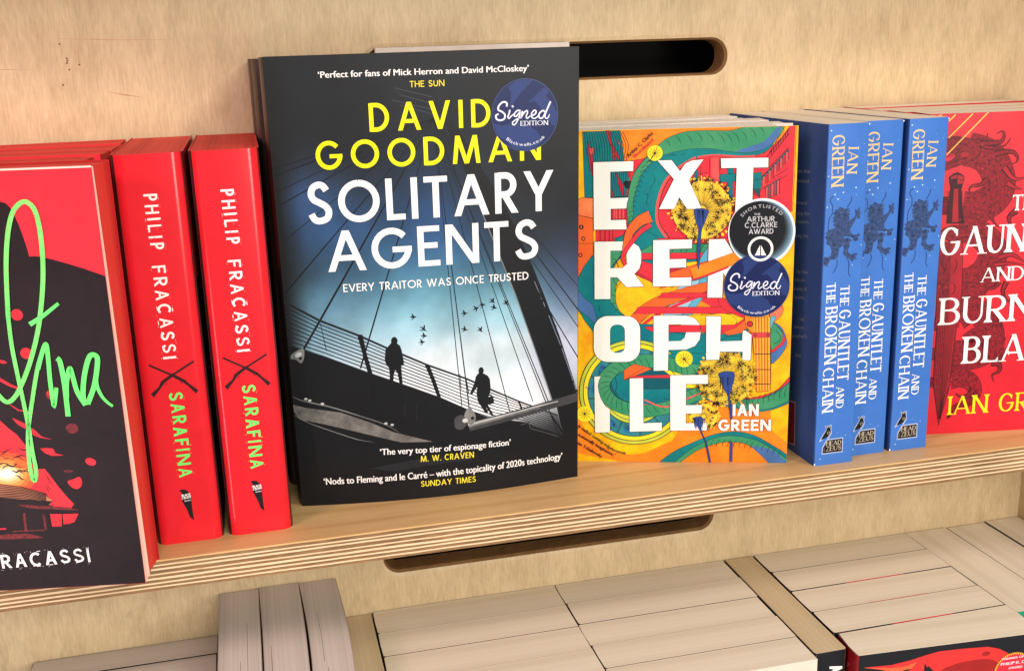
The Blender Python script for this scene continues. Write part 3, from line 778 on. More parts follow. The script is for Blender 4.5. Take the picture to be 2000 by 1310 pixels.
# printed sky: cloud colours of the jacket
def fbm(X, Y, seed, octs=5):
    rs = np.random.RandomState(seed); out = np.zeros_like(X); amp = 1; tot = 0
    for o in range(octs):
        g = rs.rand(64, 64); fx = X*(2**o); fy = Y*(2**o)
        ix = np.floor(fx).astype(int); iy = np.floor(fy).astype(int); tx = fx-ix; ty = fy-iy
        tx = tx*tx*(3-2*tx); ty = ty*ty*(3-2*ty); g_ = lambda a, b: g[a % 64, b % 64]
        out += amp*((g_(ix, iy)*(1-tx)+g_(ix+1, iy)*tx)*(1-ty)+(g_(ix, iy+1)*(1-tx)+g_(ix+1, iy+1)*tx)*ty); tot += amp; amp *= .55
    return out/tot
def sky_grid():
    nu, nv = 150, 200
    U, Vv = np.meshgrid(np.linspace(.25, W2-.25, nu+1), np.linspace(.25, H2-.25, nv+1))
    s, t = U/W2, Vv/H2
    n1 = fbm(s*4, t*6, 1); n2 = fbm(s*9+3, t*12, 2)
    C = np.ones(s.shape+(3,))*np.array([27, 29, 32.])
    blobs = [(.08, .70, .15, .07, (52, 82, 124), .95), (.18, .64, .16, .06, (50, 84, 130), .8), (.50, .60, .17, .17, (40, 76, 124), .9), (.40, .53, .30, .11, (52, 98, 136), .8),
             (.30, .46, .45, .08, (84, 130, 154), .9), (.12, .40, .3, .06, (104, 146, 172), 1.0), (.62, .45, .30, .08, (84, 144, 164), .9), (.48, .385, .45, .07, (142, 192, 208), 1.1), (.78, .40, .28, .07, (136, 186, 202), 1.1),
             (.20, .33, .4, .06, (158, 192, 208), 1.2), (.64, .265, .40, .085, (240, 246, 248), 1.7), (.74, .325, .26, .05, (214, 232, 238), 1.1), (.97, .47, .10, .13, (62, 74, 108), .7), (.95, .31, .10, .08, (196, 202, 220), 1.3)]
    for bs, bt, rs_, rt, c, a in blobs:
        d = ((s-bs)/rs_)**2+((t-bt)/rt)**2
        m_ = np.clip(a*np.exp(-d*.9)*(.55+.95*n1), 0, 1)
        C = C*(1-m_[..., None])+np.array(c)*m_[..., None]
    C *= (.82+.36*n2)[..., None]
    # jacket edges and foot stay dark
    e = np.clip((s-.012)/.07, 0, 1)**.7; C = 25*(1-e)[..., None]+C*e[..., None]
    C = np.clip(C, 0, 255)/255; L = np.where(C <= .04045, C/12.92, ((C+.055)/1.055)**2.4)*.80
    V = []; H = .03
    for j in range(nv+1):
        for i in range(nu+1): V.append(FH.loc(U[j, i], Vv[j, i], H))
    F = [(j*(nu+1)+i, j*(nu+1)+i+1, (j+1)*(nu+1)+i+1, (j+1)*(nu+1)+i) for j in range(nv) for i in range(nu)]
    o = mesh_obj('jacket_sky_art', V, F, attr_mat('jacket_print', .4), hroot, smooth=True)
    ca = o.data.color_attributes.new('print', 'FLOAT_COLOR', 'POINT')
    ca.data.foreach_set('color', np.concatenate([L.reshape(-1, 3), np.ones((L.size//3, 1))], 1).ravel().astype(np.float32))
sky_grid()
s4 = crop(540, 500, 2.62); s3 = crop(480, 60, 2.848)
K = ink((19, 20, 23), .38, .05); KS = ink((34, 36, 40), .38, .08)
A = Art(FH, .05, clip=(.2, W2-.2, .2, H2-.2))
# tower and its cables
A.shape([(868, 238), (884, 236), (985, 400), (1032, 500), (1063, 576), (1092, 653), (1130, 770), (1100, 790), (1078, 784), (1047, 691), (1006, 576), (975, 500), (915, 350)], K)
A.line([(915, 350), (976, 500), (1007, 576), (1048, 691), (1079, 784)], .45, ink((120, 124, 130), .4, .1), w2=.7)
A.line(s4(1320, 130, 1400, 320, 1460, 470, 1540, 700), .4, ink((110, 122, 140), .4, .1), w2=.6)
for x, y in ((1360, 228), (1425, 355), (1455, 462), (1515, 640), (1540, 690)): A.line(s4(x-8, y-6, x+6, y+6), 1.0, K)
ends = [(533, 330, .35), (531, 345, .5), (540, 375, .35), (548, 400, .5), (556, 470, .35), (553, 577, .6), (593, 682, .95), (704, 719, .7), (760, 640, .0), (902, 793, .42), (916, 793, .55), (996, 805, .45), (1041, 784, .4), (1071, 784, .45), (1091, 848, .45), (1130, 700, .5), (1130, 640, .35), (1130, 606, .5), (1130, 560, .3)]
for x, y, wd in ends:
    if wd: A.line([(846, 232), (x, y)], wd*.5, K, w2=wd*1.25, lift=False)
for i, (x, y) in enumerate(((780, 172), (790, 185), (775, 196), (790, 205))): A.line([(x-10, y), (845, y+18)], .25, ink((70, 76, 84), .4, 0), lift=False)
A.line([(890, 165), (985, 260)], .5, ink((62, 66, 72), .4, .1), taper=.3)
A.lift()
# girder and everything under the deck
A.shape(s4(-20, 430, 60, 462, 130, 472, 300, 532, 480, 598, 700, 672, 830, 722, 1000, 795, 1105, 832, 1200, 840, 1290, 850, 1310, 868, 1450, 912, 1560, 940, 1560, 1400, -60, 1400), K)
top = [(20, 225), (220, 330), (425, 408), (555, 466), (770, 556), (975, 628), (1110, 688), (1240, 742), (1440, 815)]
bot = [(40, 450), (240, 512), (480, 600), (600, 640), (835, 722), (990, 790), (1120, 832), (1270, 850), (1462, 912)]
lm = ink((30, 32, 36), .38, 0)
for k_ in range(10):
    q = k_/9; pts = [c for (a, b) in zip(top, bot) for c in (a[0]+(b[0]-a[0])*q, a[1]+(b[1]-a[1])*q)]
    A.line(s4(*pts), 1.3 if k_ == 0 else .62, lm, lift=False, w2=.9 if k_ == 0 else .5)
A.lift()
A.shape(s4(412, 400, 440, 402, 462, 500, 492, 602, 468, 600, 440, 500), K); A.shape(s4(757, 552, 782, 556, 815, 640, 842, 722, 822, 718, 790, 630), K)
A.line(s4(1240, 742, 1262, 800), 1.0, K); A.line(s4(970, 625, 985, 705), .5, K); A.line(s4(225, 345, 256, 485), .35, K); A.line(s4(938, 600, 945, 680), .4, K); A.line(s4(1405, 812, 1470, 912), 1.0, K)
A.shape(s4(1430, 752, 1560, 706, 1560, 960, 1470, 918, 1452, 850), K)
# walkers
def man1():
    A.disc(A.f.uv(s4(603, 434)[0]), 1.75, 2.3, K, 16)
    A.shape(s4(588, 442, 575, 458, 558, 476, 554, 530, 562, 556, 576, 572, 580, 612, 578, 640, 598, 642, 600, 610, 606, 582, 618, 592, 626, 630, 630, 658, 646, 658, 642, 610, 638, 562, 653, 556, 650, 530, 640, 480, 632, 458, 616, 446), K)
def man2():
    A.disc(A.f.uv(s4(1047, 586)[0]), 1.5, 2.1, K, 16)
    A.shape(s4(1034, 598, 1020, 615, 1014, 645, 1002, 675, 990, 702, 1000, 710, 1012, 690, 1027, 668, 1024, 705, 1030, 742, 1045, 765, 1062, 792, 1072, 803, 1084, 797, 1070, 770, 1085, 790, 1100, 818, 1112, 814, 1098, 790, 1078, 752, 1080, 722, 1090, 712, 1096, 680, 1092, 630, 1082, 612, 1060, 600), K)
    A.shape(s4(1074, 722, 1108, 715, 1114, 752, 1070, 762), K); A.line(s4(1083, 720, 1085, 710, 1098, 708, 1101, 716), .35, K)
man1(); man2()
# birds
for x, y, s_, r_ in ((700, 312, 1, 0), (752, 373, 1.2, .7), (755, 408, 1, .1), (745, 440, 1, -.1), (962, 293, 1, 0), (963, 375, 1, .3), (1043, 377, 1, .9), (1022, 268, 1, -.4), (1053, 250, 1, -.1), (1105, 230, 1, .8), (1113, 263, 1, .3), (1175, 240, 1, .9)):
    c_, n_ = math.cos(r_), math.sin(r_)
    s_ = s_*1.3
    def o(dx, dy): return (x+(dx*c_-dy*n_)*s_, y+(dx*n_+dy*c_)*s_)
    A.line(s4(*o(-15, 2), *o(-4, -1), *o(5, 0), *o(13, -2)), .85, K, taper=.3, lift=False); A.line(s4(*o(-6, -12), *o(-1, -5), *o(2, 0)), .6, K, lift=False, w2=.9); A.line(s4(*o(2, 0), *o(-2, 7), *o(-8, 12)), .8, K, w2=.2)
# steel tube, joints, and the lit lip of the lower deck
g1_ = ink((120, 120, 118), .4, .25); g2_ = ink((186, 186, 184), .4, .2); g3_ = ink((66, 66, 68), .4, .2)
A.band(s4(985, 872, 1150, 830, 1350, 775, 1560, 715), 5.2, g3_, smooth=False)
A.line(s4(980, 862, 1150, 818, 1350, 764, 1440, 742), 1.4, g2_, w2=.6); A.line(s4(985, 872, 1150, 828, 1350, 774), 1.2, g1_, w2=.5)
A.shape(s4(960, 820, 985, 772, 1018, 812, 1012, 850, 985, 862), g1_, True); A.shape(s4(912, 830, 950, 812, 975, 850, 950, 885, 915, 878), g3_, True); A.disc(A.f.uv(s4(965, 840)[0]), 1.6, 1.3, g2_, 10); A.disc(A.f.uv(s4(1003, 828)[0]), 1.0, 1.0, K, 10)
A.shape(s4(80, 500, 135, 472, 142, 510, 128, 548, 100, 530, 74, 525), g1_, True); A.disc(A.f.uv(s4(112, 505)[0]), 2.0, 1.4, g2_, 12, rot=.5); A.disc(A.f.uv(s4(122, 522)[0]), .9, .9, K, 8)
lip = mottled('weathered_lip_print', (70, 69, 67), (132, 128, 122), 130, .4, lo=.3, hi=.75)
A.shape(s4(60, 755, 150, 775, 330, 800, 480, 850, 600, 900, 800, 948, 640, 952, 420, 900, 250, 860, 120, 835), lip)
A.line(s4(70, 712, 120, 735, 190, 752, 280, 772, 420, 815, 560, 862, 640, 910), .7, g1_, True, taper=.3)
A.line(s4(70, 800, 160, 850, 300, 900, 420, 938, 500, 950), .5, g1_, True, taper=.3)
for x, y in ((150, 730), (170, 738), (235, 755), (560, 855), (592, 862)): A.disc(A.f.uv(s4(x, y)[0]), 1.0, .7, g2_, 7)
for x, y, w_, h_ in ((470, 700, 3, 14), (655, 790, 3, 12), (715, 800, 4, 14), (690, 825, 1, 10)): A.line(s4(x, y-h_*3, x+3, y+h_*3), w_*.7, ink((50, 51, 54), .4, .3), taper=.3)
A.line(s4(1250, 862, 1290, 850, 1300, 880, 1440, 920), .6, g3_); A.line(s4(1010, 910, 1200, 890), .4, g3_, taper=.3)
A.shape(s4(470, 1085, 700, 1040, 1000, 1010, 1000, 1040, 760, 1070, 620, 1100), KS)
print('hc art height', A.h); HA = A.h
A.build('bridge_art', hroot, cuts=cutsH)
YEL = ink((250, 246, 10), .4, .02); YEL2 = ink((246, 226, 60), .4, .02)
for tx, p in (('‘Perfect for fans of Mick Herron and David McCloskey’', s3(402, 264, 1574, 225, 402, 229)), ('‘The very top tier of espionage fiction’', s4(530, 1016, 1198, 965, 530, 985)),
              ('‘Nods to Fleming and le Carré – with the topicality of 2020s technology’', s4(243, 1168, 1462, 1036, 243, 1135))):
    A = Art(FH, HA+.01); psmall(A, tx, p[0], p[1], p[2], WH, bold=.006); A.build('quote_lettering', hroot, cuts=cutsH)
p = s4(343, 184, 1289, 118, 341, 144); A = Art(FH, HA+.01); ptext(A, 'EVERY TRAITOR WAS ONCE TRUSTED', p[0], p[1], p[2], WH, T=.14, track=.12); A.build('tagline_lettering', hroot, cuts=cutsH)
for tx, p in (('THE SUN', s3(913, 316, 1105, 308, 911, 281)), ('M. W. CRAVEN', s4(738, 1051, 1010, 1028, 738, 1021)), ('SUNDAY TIMES', s4(740, 1178, 1020, 1152, 740, 1149))):
    A = Art(FH, HA+.01); ptext(A, tx, p[0], p[1], p[2], YEL2, T=.145, track=.13); A.build('source_lettering', hroot, cuts=cutsH)
A = Art(FH, HA+.01)
p = s3(690, 563, 1362, 534, 680, 405); ptext(A, 'DAVID', p[0], p[1], p[2], YEL, T=.152, track=.31)
p = s3(394, 776, 1641, 718, 385, 617); ptext(A, 'GOODMAN', p[0], p[1], p[2], YEL, T=.152, track=.29)
A.build('author_lettering', hroot, cuts=cutsH)
A = Art(FH, HA+.01)
p = s3(350, 1078, 1709, 998, 340, 845); ptext(A, 'SOLITARY', p[0], p[1], p[2], WH, T=.155, track=.15)
ptext(A, 'AGENTS', (642, 531), (1051, 504), (637, 452), WH, T=.155, track=.135)
A.build('title_lettering', hroot, cuts=cutsH)
# round blue signed sticker
def sticker(face, root, c, rx, ry, H, cuts=None, k=1.0, px=None):
    """px maps the sticker's own photograph crop to pixels; c is the centre in uv."""
    nav = ink((24, 36, 86), .35, .04, spec=.2); nv2 = ink((40, 60, 116), .35, .05, spec=.2); rim = ink((62, 78, 118), .35, .02)
    A = Art(face, H); A.disc(c, rx, ry, rim, 56); A.disc(c, rx-.35*k, ry-.35*k, nav, 56); A.lift(2)
    def inside(pts):
        out = []
        for x, y in pts:
            d = math.hypot(x/(rx-.5*k), y/(ry-.5*k)); q = 1/d if d > 1 else 1; out.append((c[0]+x*q, c[1]+y*q))
        return out
    def ps(l): return inside([(l[i]*rx, l[i+1]*ry) for i in range(0, len(l), 2)])
    A.poly(ps([-.48, .78, -.4, .62, -.42, .4, -.46, .22, -.1, .62, .25, .96, .0, 1, -.25, .97]), nv2)
    A.poly(ps([.12, .36, .6, .75, .72, .62, .64, .5, .88, .2, 1, .0, .97, -.35, .8, -.3, .55, .1, .3, .38, .2, .34]), nv2)
    A.poly(ps([-1, -.2, -.7, -.26, -.2, -.2, .1, -.3, .35, -.45, .5, -.75, .3, -.95, 0, -1, -.4, -.92, -.55, -.7, -.9, -.62]), nv2)
    A.lift(2); b = A.build('signed_sticker', root, cuts=cuts)
    T_ = Art(face, A.h+.01)
    wh = ink((236, 238, 250), .4, 0)
    def at(x, y): return px(x, y)[0] if px else None
    def st(l, w1, w2=None, taper=0):
        uv = catmull([face.uv(at(l[i], l[i+1])) for i in range(0, len(l), 2)], 7)
        k_ = k*.72; T_.rib(uv, w1*k_, wh, None if w2 is None else w2*k_, taper); T_.lift()
    # Signed, written with a brush
    st([408, 540, 412, 500, 385, 478, 340, 490, 300, 540, 298, 585, 345, 610, 385, 650, 375, 705, 320, 725, 272, 705, 265, 660, 300, 640], 1.25, 1.15)
    st([452, 585, 440, 640, 425, 675, 440, 698, 475, 665, 505, 640], 1.15, .7)
    st([478, 543, 500, 533], 1.4)
    st([590, 600, 560, 590, 520, 625, 512, 665, 540, 670, 575, 625, 592, 595, 580, 660, 560, 720, 520, 780, 492, 780, 490, 750, 540, 712, 610, 680], 1.0, .8)
    st([622, 600, 610, 650, 600, 690, 640, 625, 680, 595, 690, 620, 672, 670, 685, 698, 725, 665], 1.15, .8)
    st([740, 665, 790, 640, 805, 605, 780, 590, 745, 630, 745, 680, 785, 700, 840, 660], 1.05, .8)
    st([925, 610, 890, 595, 845, 640, 850, 690, 890, 690, 930, 620, 970, 540, 1000, 470], 1.1, .9)
    st([1000, 470, 960, 560, 925, 650, 935, 695, 965, 690, 985, 645], 1.25, .6)
    p = [at(595, 797), at(965, 785), at(595, 735)]
    ptext(T_, 'EDITION', p[0], p[1], p[2], wh, T=.17, style='serif', track=.12)
    arc_text(T_, 'Blackwells.co.uk', (c[0], c[1]), rx*.895, 229, 313, 1.6*k, wh, inside=True, wscale=.9)
    T_.build('signed_lettering', b, cuts=cuts)
cS = crop(930, 130, 6.895)
cc = FH.uv(cS(655, 655)[0]); e1_ = FH.uv(cS(1103, 640)[0]); e2_ = FH.uv(cS(650, 160)[0])
sticker(FH, hroot, cc, abs(e1_[0]-cc[0]), abs(e2_[1]-cc[1]), HA+.14, cutsH, 1.0, cS)
# two more copies standing behind it
for i, (x, y, nm) in enumerate(((8.4, 78.5, 'dark hardback right behind the bridge cover hardback, brown spine showing'), (7.0, 109.0, 'rearmost dark hardback behind the bridge cover, nearest the back panel'))):
    r2 = thing('hardback_book', nm, 'book', (x, y-1.5, 0), 0, 0, group='dark bridge-cover hardbacks'); hard_cover(r2)
    for c_ in r2.children: c_.scale = (1, 1, .9935)
    if i == 1:
        for c_ in r2.children: c_.scale = (1, .93, .9935)
# pale slim book whose top edge shows above the hardback
wb = thing('slim_book', 'slim white book behind the dark hardbacks, top edge showing', 'book', (78.5, 132.0, 0), 0)
paperback(wb, 119, 244.6, 5.6, WHITE_EDGE, WHITE_EDGE, WHITE_EDGE, PGW, r=.6, top=.2)
# ------------------------------------------------------------------ bright illustrated paperback
W3, H3, T3 = 129.0, 196.4, 20.5
aX = 19.5; locX = (293.5-W3*math.cos(math.radians(aX)), 20.3+W3*math.sin(math.radians(aX)), 0)
XY = mottled('ochre_print', (232, 150, 14), (252, 204, 22), 60, .4); XO = mottled('orange_print', (240, 118, 24), (250, 142, 34), 90, .4)
XO2 = ink((238, 100, 40), .4, .06); XR = ink((222, 48, 62), .4, .05); XRD = ink((196, 38, 58), .4, .08); XT = mottled('teal_print', (0, 104, 118), (8, 132, 128), 40, .4)
XT2 = ink((6, 88, 100), .4, .08); XG = mottled('green_print', (40, 134, 92), (72, 150, 104), 50, .4); XB = ink((70, 112, 168), .4, .1); XP = ink((44, 70, 140), .4, .12)
XL = ink((150, 196, 214), .4, .05); XL2 = ink((90, 170, 196), .4, .08); XK = ink((26, 30, 34), .4, 0); XW = ink((240, 238, 231), .42, .01); XYG = ink((196, 206, 70), .4, .1)
XY2 = ink((250, 224, 44), .4, .05); XY3 = ink((248, 206, 50), .4, .06); XYE = ink((250, 196, 8), .4, .03); XM = ink((226, 84, 82), .4, .05)
xroot = thing('paperback_book', 'paperback with swirling teal and orange art and two round stickers', 'book', locX, -aX, group='illustrated orange and teal paperbacks')
V, F, MI = wrap(W3, H3, T3, 1.0, .35, 5); mesh_obj('cover', V, F, [XYE, XYE, XYE, WHITE_EDGE], xroot, MI)
v, f = box(.4, W3-11.5, .45, T3-.45, .3, H3-.05); mesh_obj('page_block', v, f, PGW, xroot)
FX = Face(locX, -aX, 0, (0, 0, 0), (1, 0, 0), (0, -1, 0))
CL = (.15, W3-.15, .15, H3-.15)
A = Art(FX, .03, clip=CL)
p5 = crop(1120, 220, 3.6396); p6 = crop(1120, 560, 3.6396)
e1 = crop(1130, 240, 5.9545); e2 = crop(1340, 240, 5.6957); e3 = crop(1130, 440, 5.9545); e4 = crop(1340, 440, 5.6957); e5 = crop(1130, 640, 4.852); e6 = crop(1340, 640, 4.852)
KL = .22
def sh(px, m_, smooth=True, line=True): A.shape(px, m_, smooth, XK if line else None, KL)
def ln(px, w_=.24, sm=True, m_=None, **k): A.line(px, w_, m_ or XK, sm, **k)
A.poly([(0, 0), (W3, 0), (W3, H3), (0, H3)], XY)
sh(p5(330, 128, 700, 112, 1500, 90, 1500, 200, 700, 330, 360, 345), XO, False, False)
sh(e2(1150, 40, 1225, 35, 1210, 500, 1185, 985, 1110, 960, 1140, 400), XO, False)
# buildings
sh(p5(150, 350, 400, 345, 640, 300, 1000, 240, 1340, 300, 1480, 180, 1540, 92, 1575, 92, 1562, 400, 1550, 700, 1300, 860, 1000, 905, 400, 920, 160, 920), XR, False)
for x in (200, 300, 380): ln(p5(165+x*.3, 835, 165+x*.3, 915), .3, False)
# tangled teal cables at the top left
sh(p5(64, 138, 332, 128, 362, 345, 400, 480, 380, 602, 80, 605), XT, False)
for q in ((100, 200, 140, 330, 165, 470, 130, 440, 112, 330), (232, 130, 262, 130, 270, 200, 330, 330, 300, 310, 250, 200), (265, 230, 285, 250, 300, 345, 285, 340)): sh(p5(*q), XRD, True)
for q in ((110, 250, 145, 250, 142, 300, 118, 300), (330, 180, 332, 240, 318, 220)): sh(p5(*q), XM, False)
for i in range(17):
    x = 75+i*17; ln(p5(x, 134, x+12+i*2, 230, x+30, 330, x+40, 420), .3, lift=False)
sh(e1(372, 570, 560, 570, 565, 860, 372, 865), XT, False)
for q in ((430, 570, 520, 720, 530, 850, 500, 840, 460, 700), (570, 570, 600, 570, 600, 625, 575, 625), (385, 780, 410, 850, 375, 860), (560, 780, 590, 760, 575, 850, 555, 850)): sh(e1(*q), XRD, False)
for i in range(8): ln(e1(380+i*24, 570, 390+i*22, 700, 400+i*20, 860), .28, lift=False)
sh(e1(530, 680, 640, 690, 590, 760, 540, 750), XK, True, False)
sh(e1(380, 1000, 552, 1000, 552, 1120, 380, 1128), XRD, False)
for x in (415, 440, 480, 520): A.line(e1(x, 1004, x, 1116), .9, XM, lift=False)
A.lift()
# right-hand shelving of the red building
sh(e2(100, 470, 250, 400, 380, 385, 560, 385, 850, 345, 850, 870, 540, 1000, 380, 760, 100, 700), XR, False, False)
A.line(e2(320, 385, 322, 560, 360, 720), 4.2, XM, False); ln(e2(262, 392, 262, 660), .3, False); ln(e2(378, 390, 372, 700), .3, False)
sh(e2(378, 575, 550, 560, 552, 650, 520, 655, 520, 920, 470, 880, 465, 660, 378, 658), XT, False); sh(e2(460, 508, 525, 508, 525, 560, 460, 565), XT, False)
sh(e2(745, 560, 835, 545, 835, 700, 815, 820, 745, 735), XT, False); ln(e2(745, 640, 835, 625), .25, False)
sh(e2(100, 540, 135, 520, 135, 660, 75, 670), XT, False); ln(e2(140, 570, 250, 550), .3, False); ln(e2(165, 480, 160, 660), .3, False)
for (xa, ya, xb, yb) in ((905, 370, 1150, 60), (905, 420, 1150, 120), (920, 500, 1145, 270), (835, 690, 1135, 510), (835, 600, 1140, 370), (835, 740, 1130, 580), (890, 400, 1100, 40)): ln(e2(xa, ya, xb, yb), .26, False, lift=False)
for q in ((845, 600, 1140, 290, 1140, 400, 845, 640), (880, 720, 1040, 620, 1040, 790, 890, 850)):
    sh(e2(*q), XT2, False)
rn = random.Random(4)
for i in range(9):
    x = 870+i*32; y0 = 600-i*34; A.line(e2(x, y0, x-3, y0+105), 1.3, XRD if i % 2 else XM, False); ln(e2(x+9, y0-6, x+6, y0+100), .22, False, lift=False)
for i in range(5):
    x = 900+i*32; A.line(e2(x, 715-i*18, x-3, 840-i*10), 1.2, XRD if i % 2 else XM, False); ln(e2(x+10, 710-i*18, x+7, 830-i*10), .22, False, lift=False)
for i in range(8):
    x = 950+i*26; y0 = 300-i*32; ln(e2(x, y0, x, y0+60), .28, False, lift=False)
A.lift()
for i in range(6): ln(e2(750+i*14, 730, 750+i*14, 800+i*6), .3, False, lift=False)
for x in (190, 225, 255): ln(p5(x, 835, x, 912), .32, False, lift=False)
A.lift()
# upper snake
sh(p5(598, 236, 500, 335, 430, 432, 395, 560, 380, 700, 392, 800, 350, 870, 300, 900, 660, 892, 605, 790, 598, 650, 650, 505, 745, 400, 860, 330, 1000, 308, 1250, 310, 1370, 275, 1440, 190, 1482, 94, 1240, 97, 1180, 112, 1100, 129, 950, 127, 800, 136, 680, 176), XT)
A.line(p5(870, 320, 745, 395, 650, 495, 600, 640, 598, 780, 665, 892), 1.6, XM, True); ln(p5(890, 322, 757, 402, 664, 500, 613, 640, 610, 775, 680, 892), .3)
A.line(p5(880, 318, 1000, 302, 1180, 312, 1290, 308), .9, XM, True)
sh(p5(600, 236, 680, 176, 800, 136, 950, 127, 1100, 129, 1180, 112, 1240, 97, 1482, 94, 1440, 190, 1340, 262, 1230, 285, 1100, 277, 980, 258, 850, 258, 740, 275, 640, 300, 590, 290), XG)
sh(p5(1445, 110, 1478, 100, 1440, 190, 1345, 260, 1240, 280, 1160, 276, 1260, 240, 1360, 200), XB, True, False)
for x, y, d in ((650, 200, 60), (720, 175, 75), (790, 160, 90), (860, 145, 95), (940, 150, 100), (1010, 150, 110), (1060, 150, 120), (1110, 140, 120), (1170, 128, 110), (1240, 115, 100), (1310, 105, 80)):
    ln(p5(x, y-15, x+d*.45, y+d*.25, x+d*.6, y+d*.75), .28, taper=.4, lift=False)
A.lift()
sh(p5(520, 320, 555, 350, 490, 430, 450, 540, 425, 640, 425, 740, 395, 800, 380, 700, 392, 570, 430, 435), XG)
for i in range(13):
    t = i/12; x = 520-135*t**.6; y = 345+430*t; ln(p5(x-2, y+14, x+20, y-6, x+48-20*t, y+6), .26, lift=False)
A.lift()
for q in ((560, 430, 580, 480, 550, 530, 540, 570), (500, 590, 530, 580, 520, 640, 540, 660), (570, 700, 550, 720), (640, 320, 700, 300, 740, 310), (760, 300, 800, 290)): ln(p5(*q), .28, taper=.3)
# red pipes of the middle
for y0, y1, x0, x1 in ((895, 935, 440, 1120), (995, 1045, 440, 1110)):
    sh(p5(x0, y0, x1, y0-8, x1, y1-8, x0, y1), XR, False)
sh(p5(440, 938, 1110, 930, 1110, 992, 440, 998), XG, False); sh(p5(440, 1048, 1110, 1040, 1110, 1110, 700, 1130, 440, 1060), XT, False)
for x in (700, 760, 800, 900): ln(p5(x, 990, x+24, 935), .3, False, lift=False)
sh(p5(300, 905, 480, 840, 600, 890, 520, 960, 420, 1000, 300, 1000), XT)
# big lower left loop, teal with a green belly
sh(e3(-30, 640, 10, 590, 60, 480, 170, 350, 330, 280, 520, 280, 560, 330, 450, 420, 390, 560, 372, 720, 380, 840, 440, 960, 545, 1060, 700, 1150, 870, 1180, 870, 1330, 300, 1330, 130, 1180, 40, 1050, -10, 940), XT)
sh(p5(-10, 1330, 36, 1270, 80, 1320, 140, 1370, 160, 1490, 90, 1440, 30, 1390), XB)
sh(p5(265, 970, 380, 960, 330, 1020, 290, 1070, 265, 1090), XG)
sh(e3(370, 600, 480, 600, 440, 690, 430, 760, 445, 900, 490, 1000, 560, 1060, 470, 1010, 400, 920, 365, 860), XG)
for q in ((400, 620, 420, 660, 450, 700), (375, 800, 430, 820), (380, 910, 440, 900), (430, 980, 490, 990), (400, 470, 450, 400, 500, 350), (425, 430, 460, 440), (400, 390, 430, 400, 470, 490)): ln(e3(*q), .3)
ln(e3(235, 920, 245, 960, 230, 1000), .3); 
# orange slab with holes at the far left
sh(e3(-40, 10, 170, 0, 170, 335, 60, 480, 0, 600, -40, 640), XO2, False); sh(e1(-20, 900, 40, 868, 170, 875, 170, 1110, 0, 1070, -40, 1080), mottled('rust_print', (232, 106, 52), (240, 136, 84), 80), False)
sh(e1(-40, 1070, 0, 1072, 170, 1115, 170, 1400, -40, 1400), XO2, False)
for x, y in ((35, 1212),): A.ring(A.f.uv(e1(x, y)[0]), 1.0, .5, XK, 12)
for x, y in ((28, 20), (55, 155), (22, 345)): A.ring(A.f.uv(e3(x, y)[0]), .9, .5, XK, 12, ry=1.1)
# yellow field and ribbons beside the R
sh(e3(495, 660, 620, 560, 860, 640, 1400, 560, 1400, 1100, 900, 1160, 700, 1140, 560, 1060, 470, 980, 432, 860, 440, 740), XY)
sh(e3(735, 410, 860, 450, 860, 640, 680, 545, 730, 470), XR, False); sh(e3(690, 545, 860, 640, 858, 668, 640, 555), XRD, False)
sh(p5(682, 1100, 850, 1075, 940, 1060, 940, 1180, 690, 1230), XRD, False); sh(p5(682, 1075, 940, 1050, 940, 1080, 682, 1105), XYE, False)
# light blue blade shapes
sh(p5(985, 940, 930, 990, 880, 1080, 820, 1200, 740, 1290, 880, 1290, 960, 1180, 1000, 1100, 1010, 1020), XL2, True)
sh(p6(760, -30, 950, -60, 950, 60, 830, 210, 630, 215, 700, 100), XL, False); sh(p6(900, -60, 950, -60, 950, 70, 835, 210, 760, 210, 860, 80), XL2, False)
sh(p6(920, 70, 1060, 80, 1150, 190, 980, 190, 900, 130), XR, False); sh(p6(905, 95, 990, 145, 870, 146), XO, False)
# ribbons
A.band(p5(1230, 990, 1060, 1065, 860, 1125, 600, 1210), 6.9, XO2, XK, KL)
A.line(p5(1130, 1065, 960, 1130, 690, 1230), 1.0, XR, True); ln(p5(1130, 1075, 960, 1142, 690, 1243), .28); ln(p5(1130, 1056, 960, 1120, 690, 1220), .28)
A.band(p5(1000, 1235, 780, 1290, 560, 1370, 440, 1470, 400, 1545), 7.0, XO2, XK, KL, w2=6.5)
A.line(p5(1000, 1262, 820, 1330, 620, 1420, 500, 1500, 440, 1565), 1.9, XR, True); ln(p5(990, 1252, 810, 1320, 600, 1405, 480, 1490, 420, 1555), .28)
for y0, y1, x0, x1 in ((42, 76, 600, 1060), (142, 188, 430, 1150)):
    sh(p6(x0+30, y0, x1, y0, x1, y1, x0, y1+2), XR, False)
sh(p6(1040, 72, 1160, 130, 1250, 215, 1180, 210, 1050, 140), XR, True)
# lower teal band behind O P H
sh(p6(150, 470, 140, 360, 240, 262, 470, 262, 560, 265, 640, 310, 900, 330, 1240, 300, 1260, 520, 1100, 560, 900, 620, 560, 600, 480, 560), XT, False)
sh(p6(590, 262, 680, 205, 900, 200, 1080, 190, 1160, 240, 1100, 285, 900, 272, 700, 272), XY, True)
sh(p6(500, 285, 680, 268, 900, 272, 1150, 268, 1200, 235, 1250, 200, 1255, 260, 1200, 320, 1100, 338, 900, 318, 680, 322, 560, 318), XR, False); sh(p6(1060, 320, 1150, 290, 1250, 210, 1255, 265, 1195, 325, 1100, 345), XO2, False)
for q in ((1040, 380, 1120, 350, 1200, 345), (1060, 350, 1130, 338), (640, 300, 760, 330, 880, 345), (400, 410, 480, 430, 640, 480, 760, 500)): ln(p6(*q), .28)
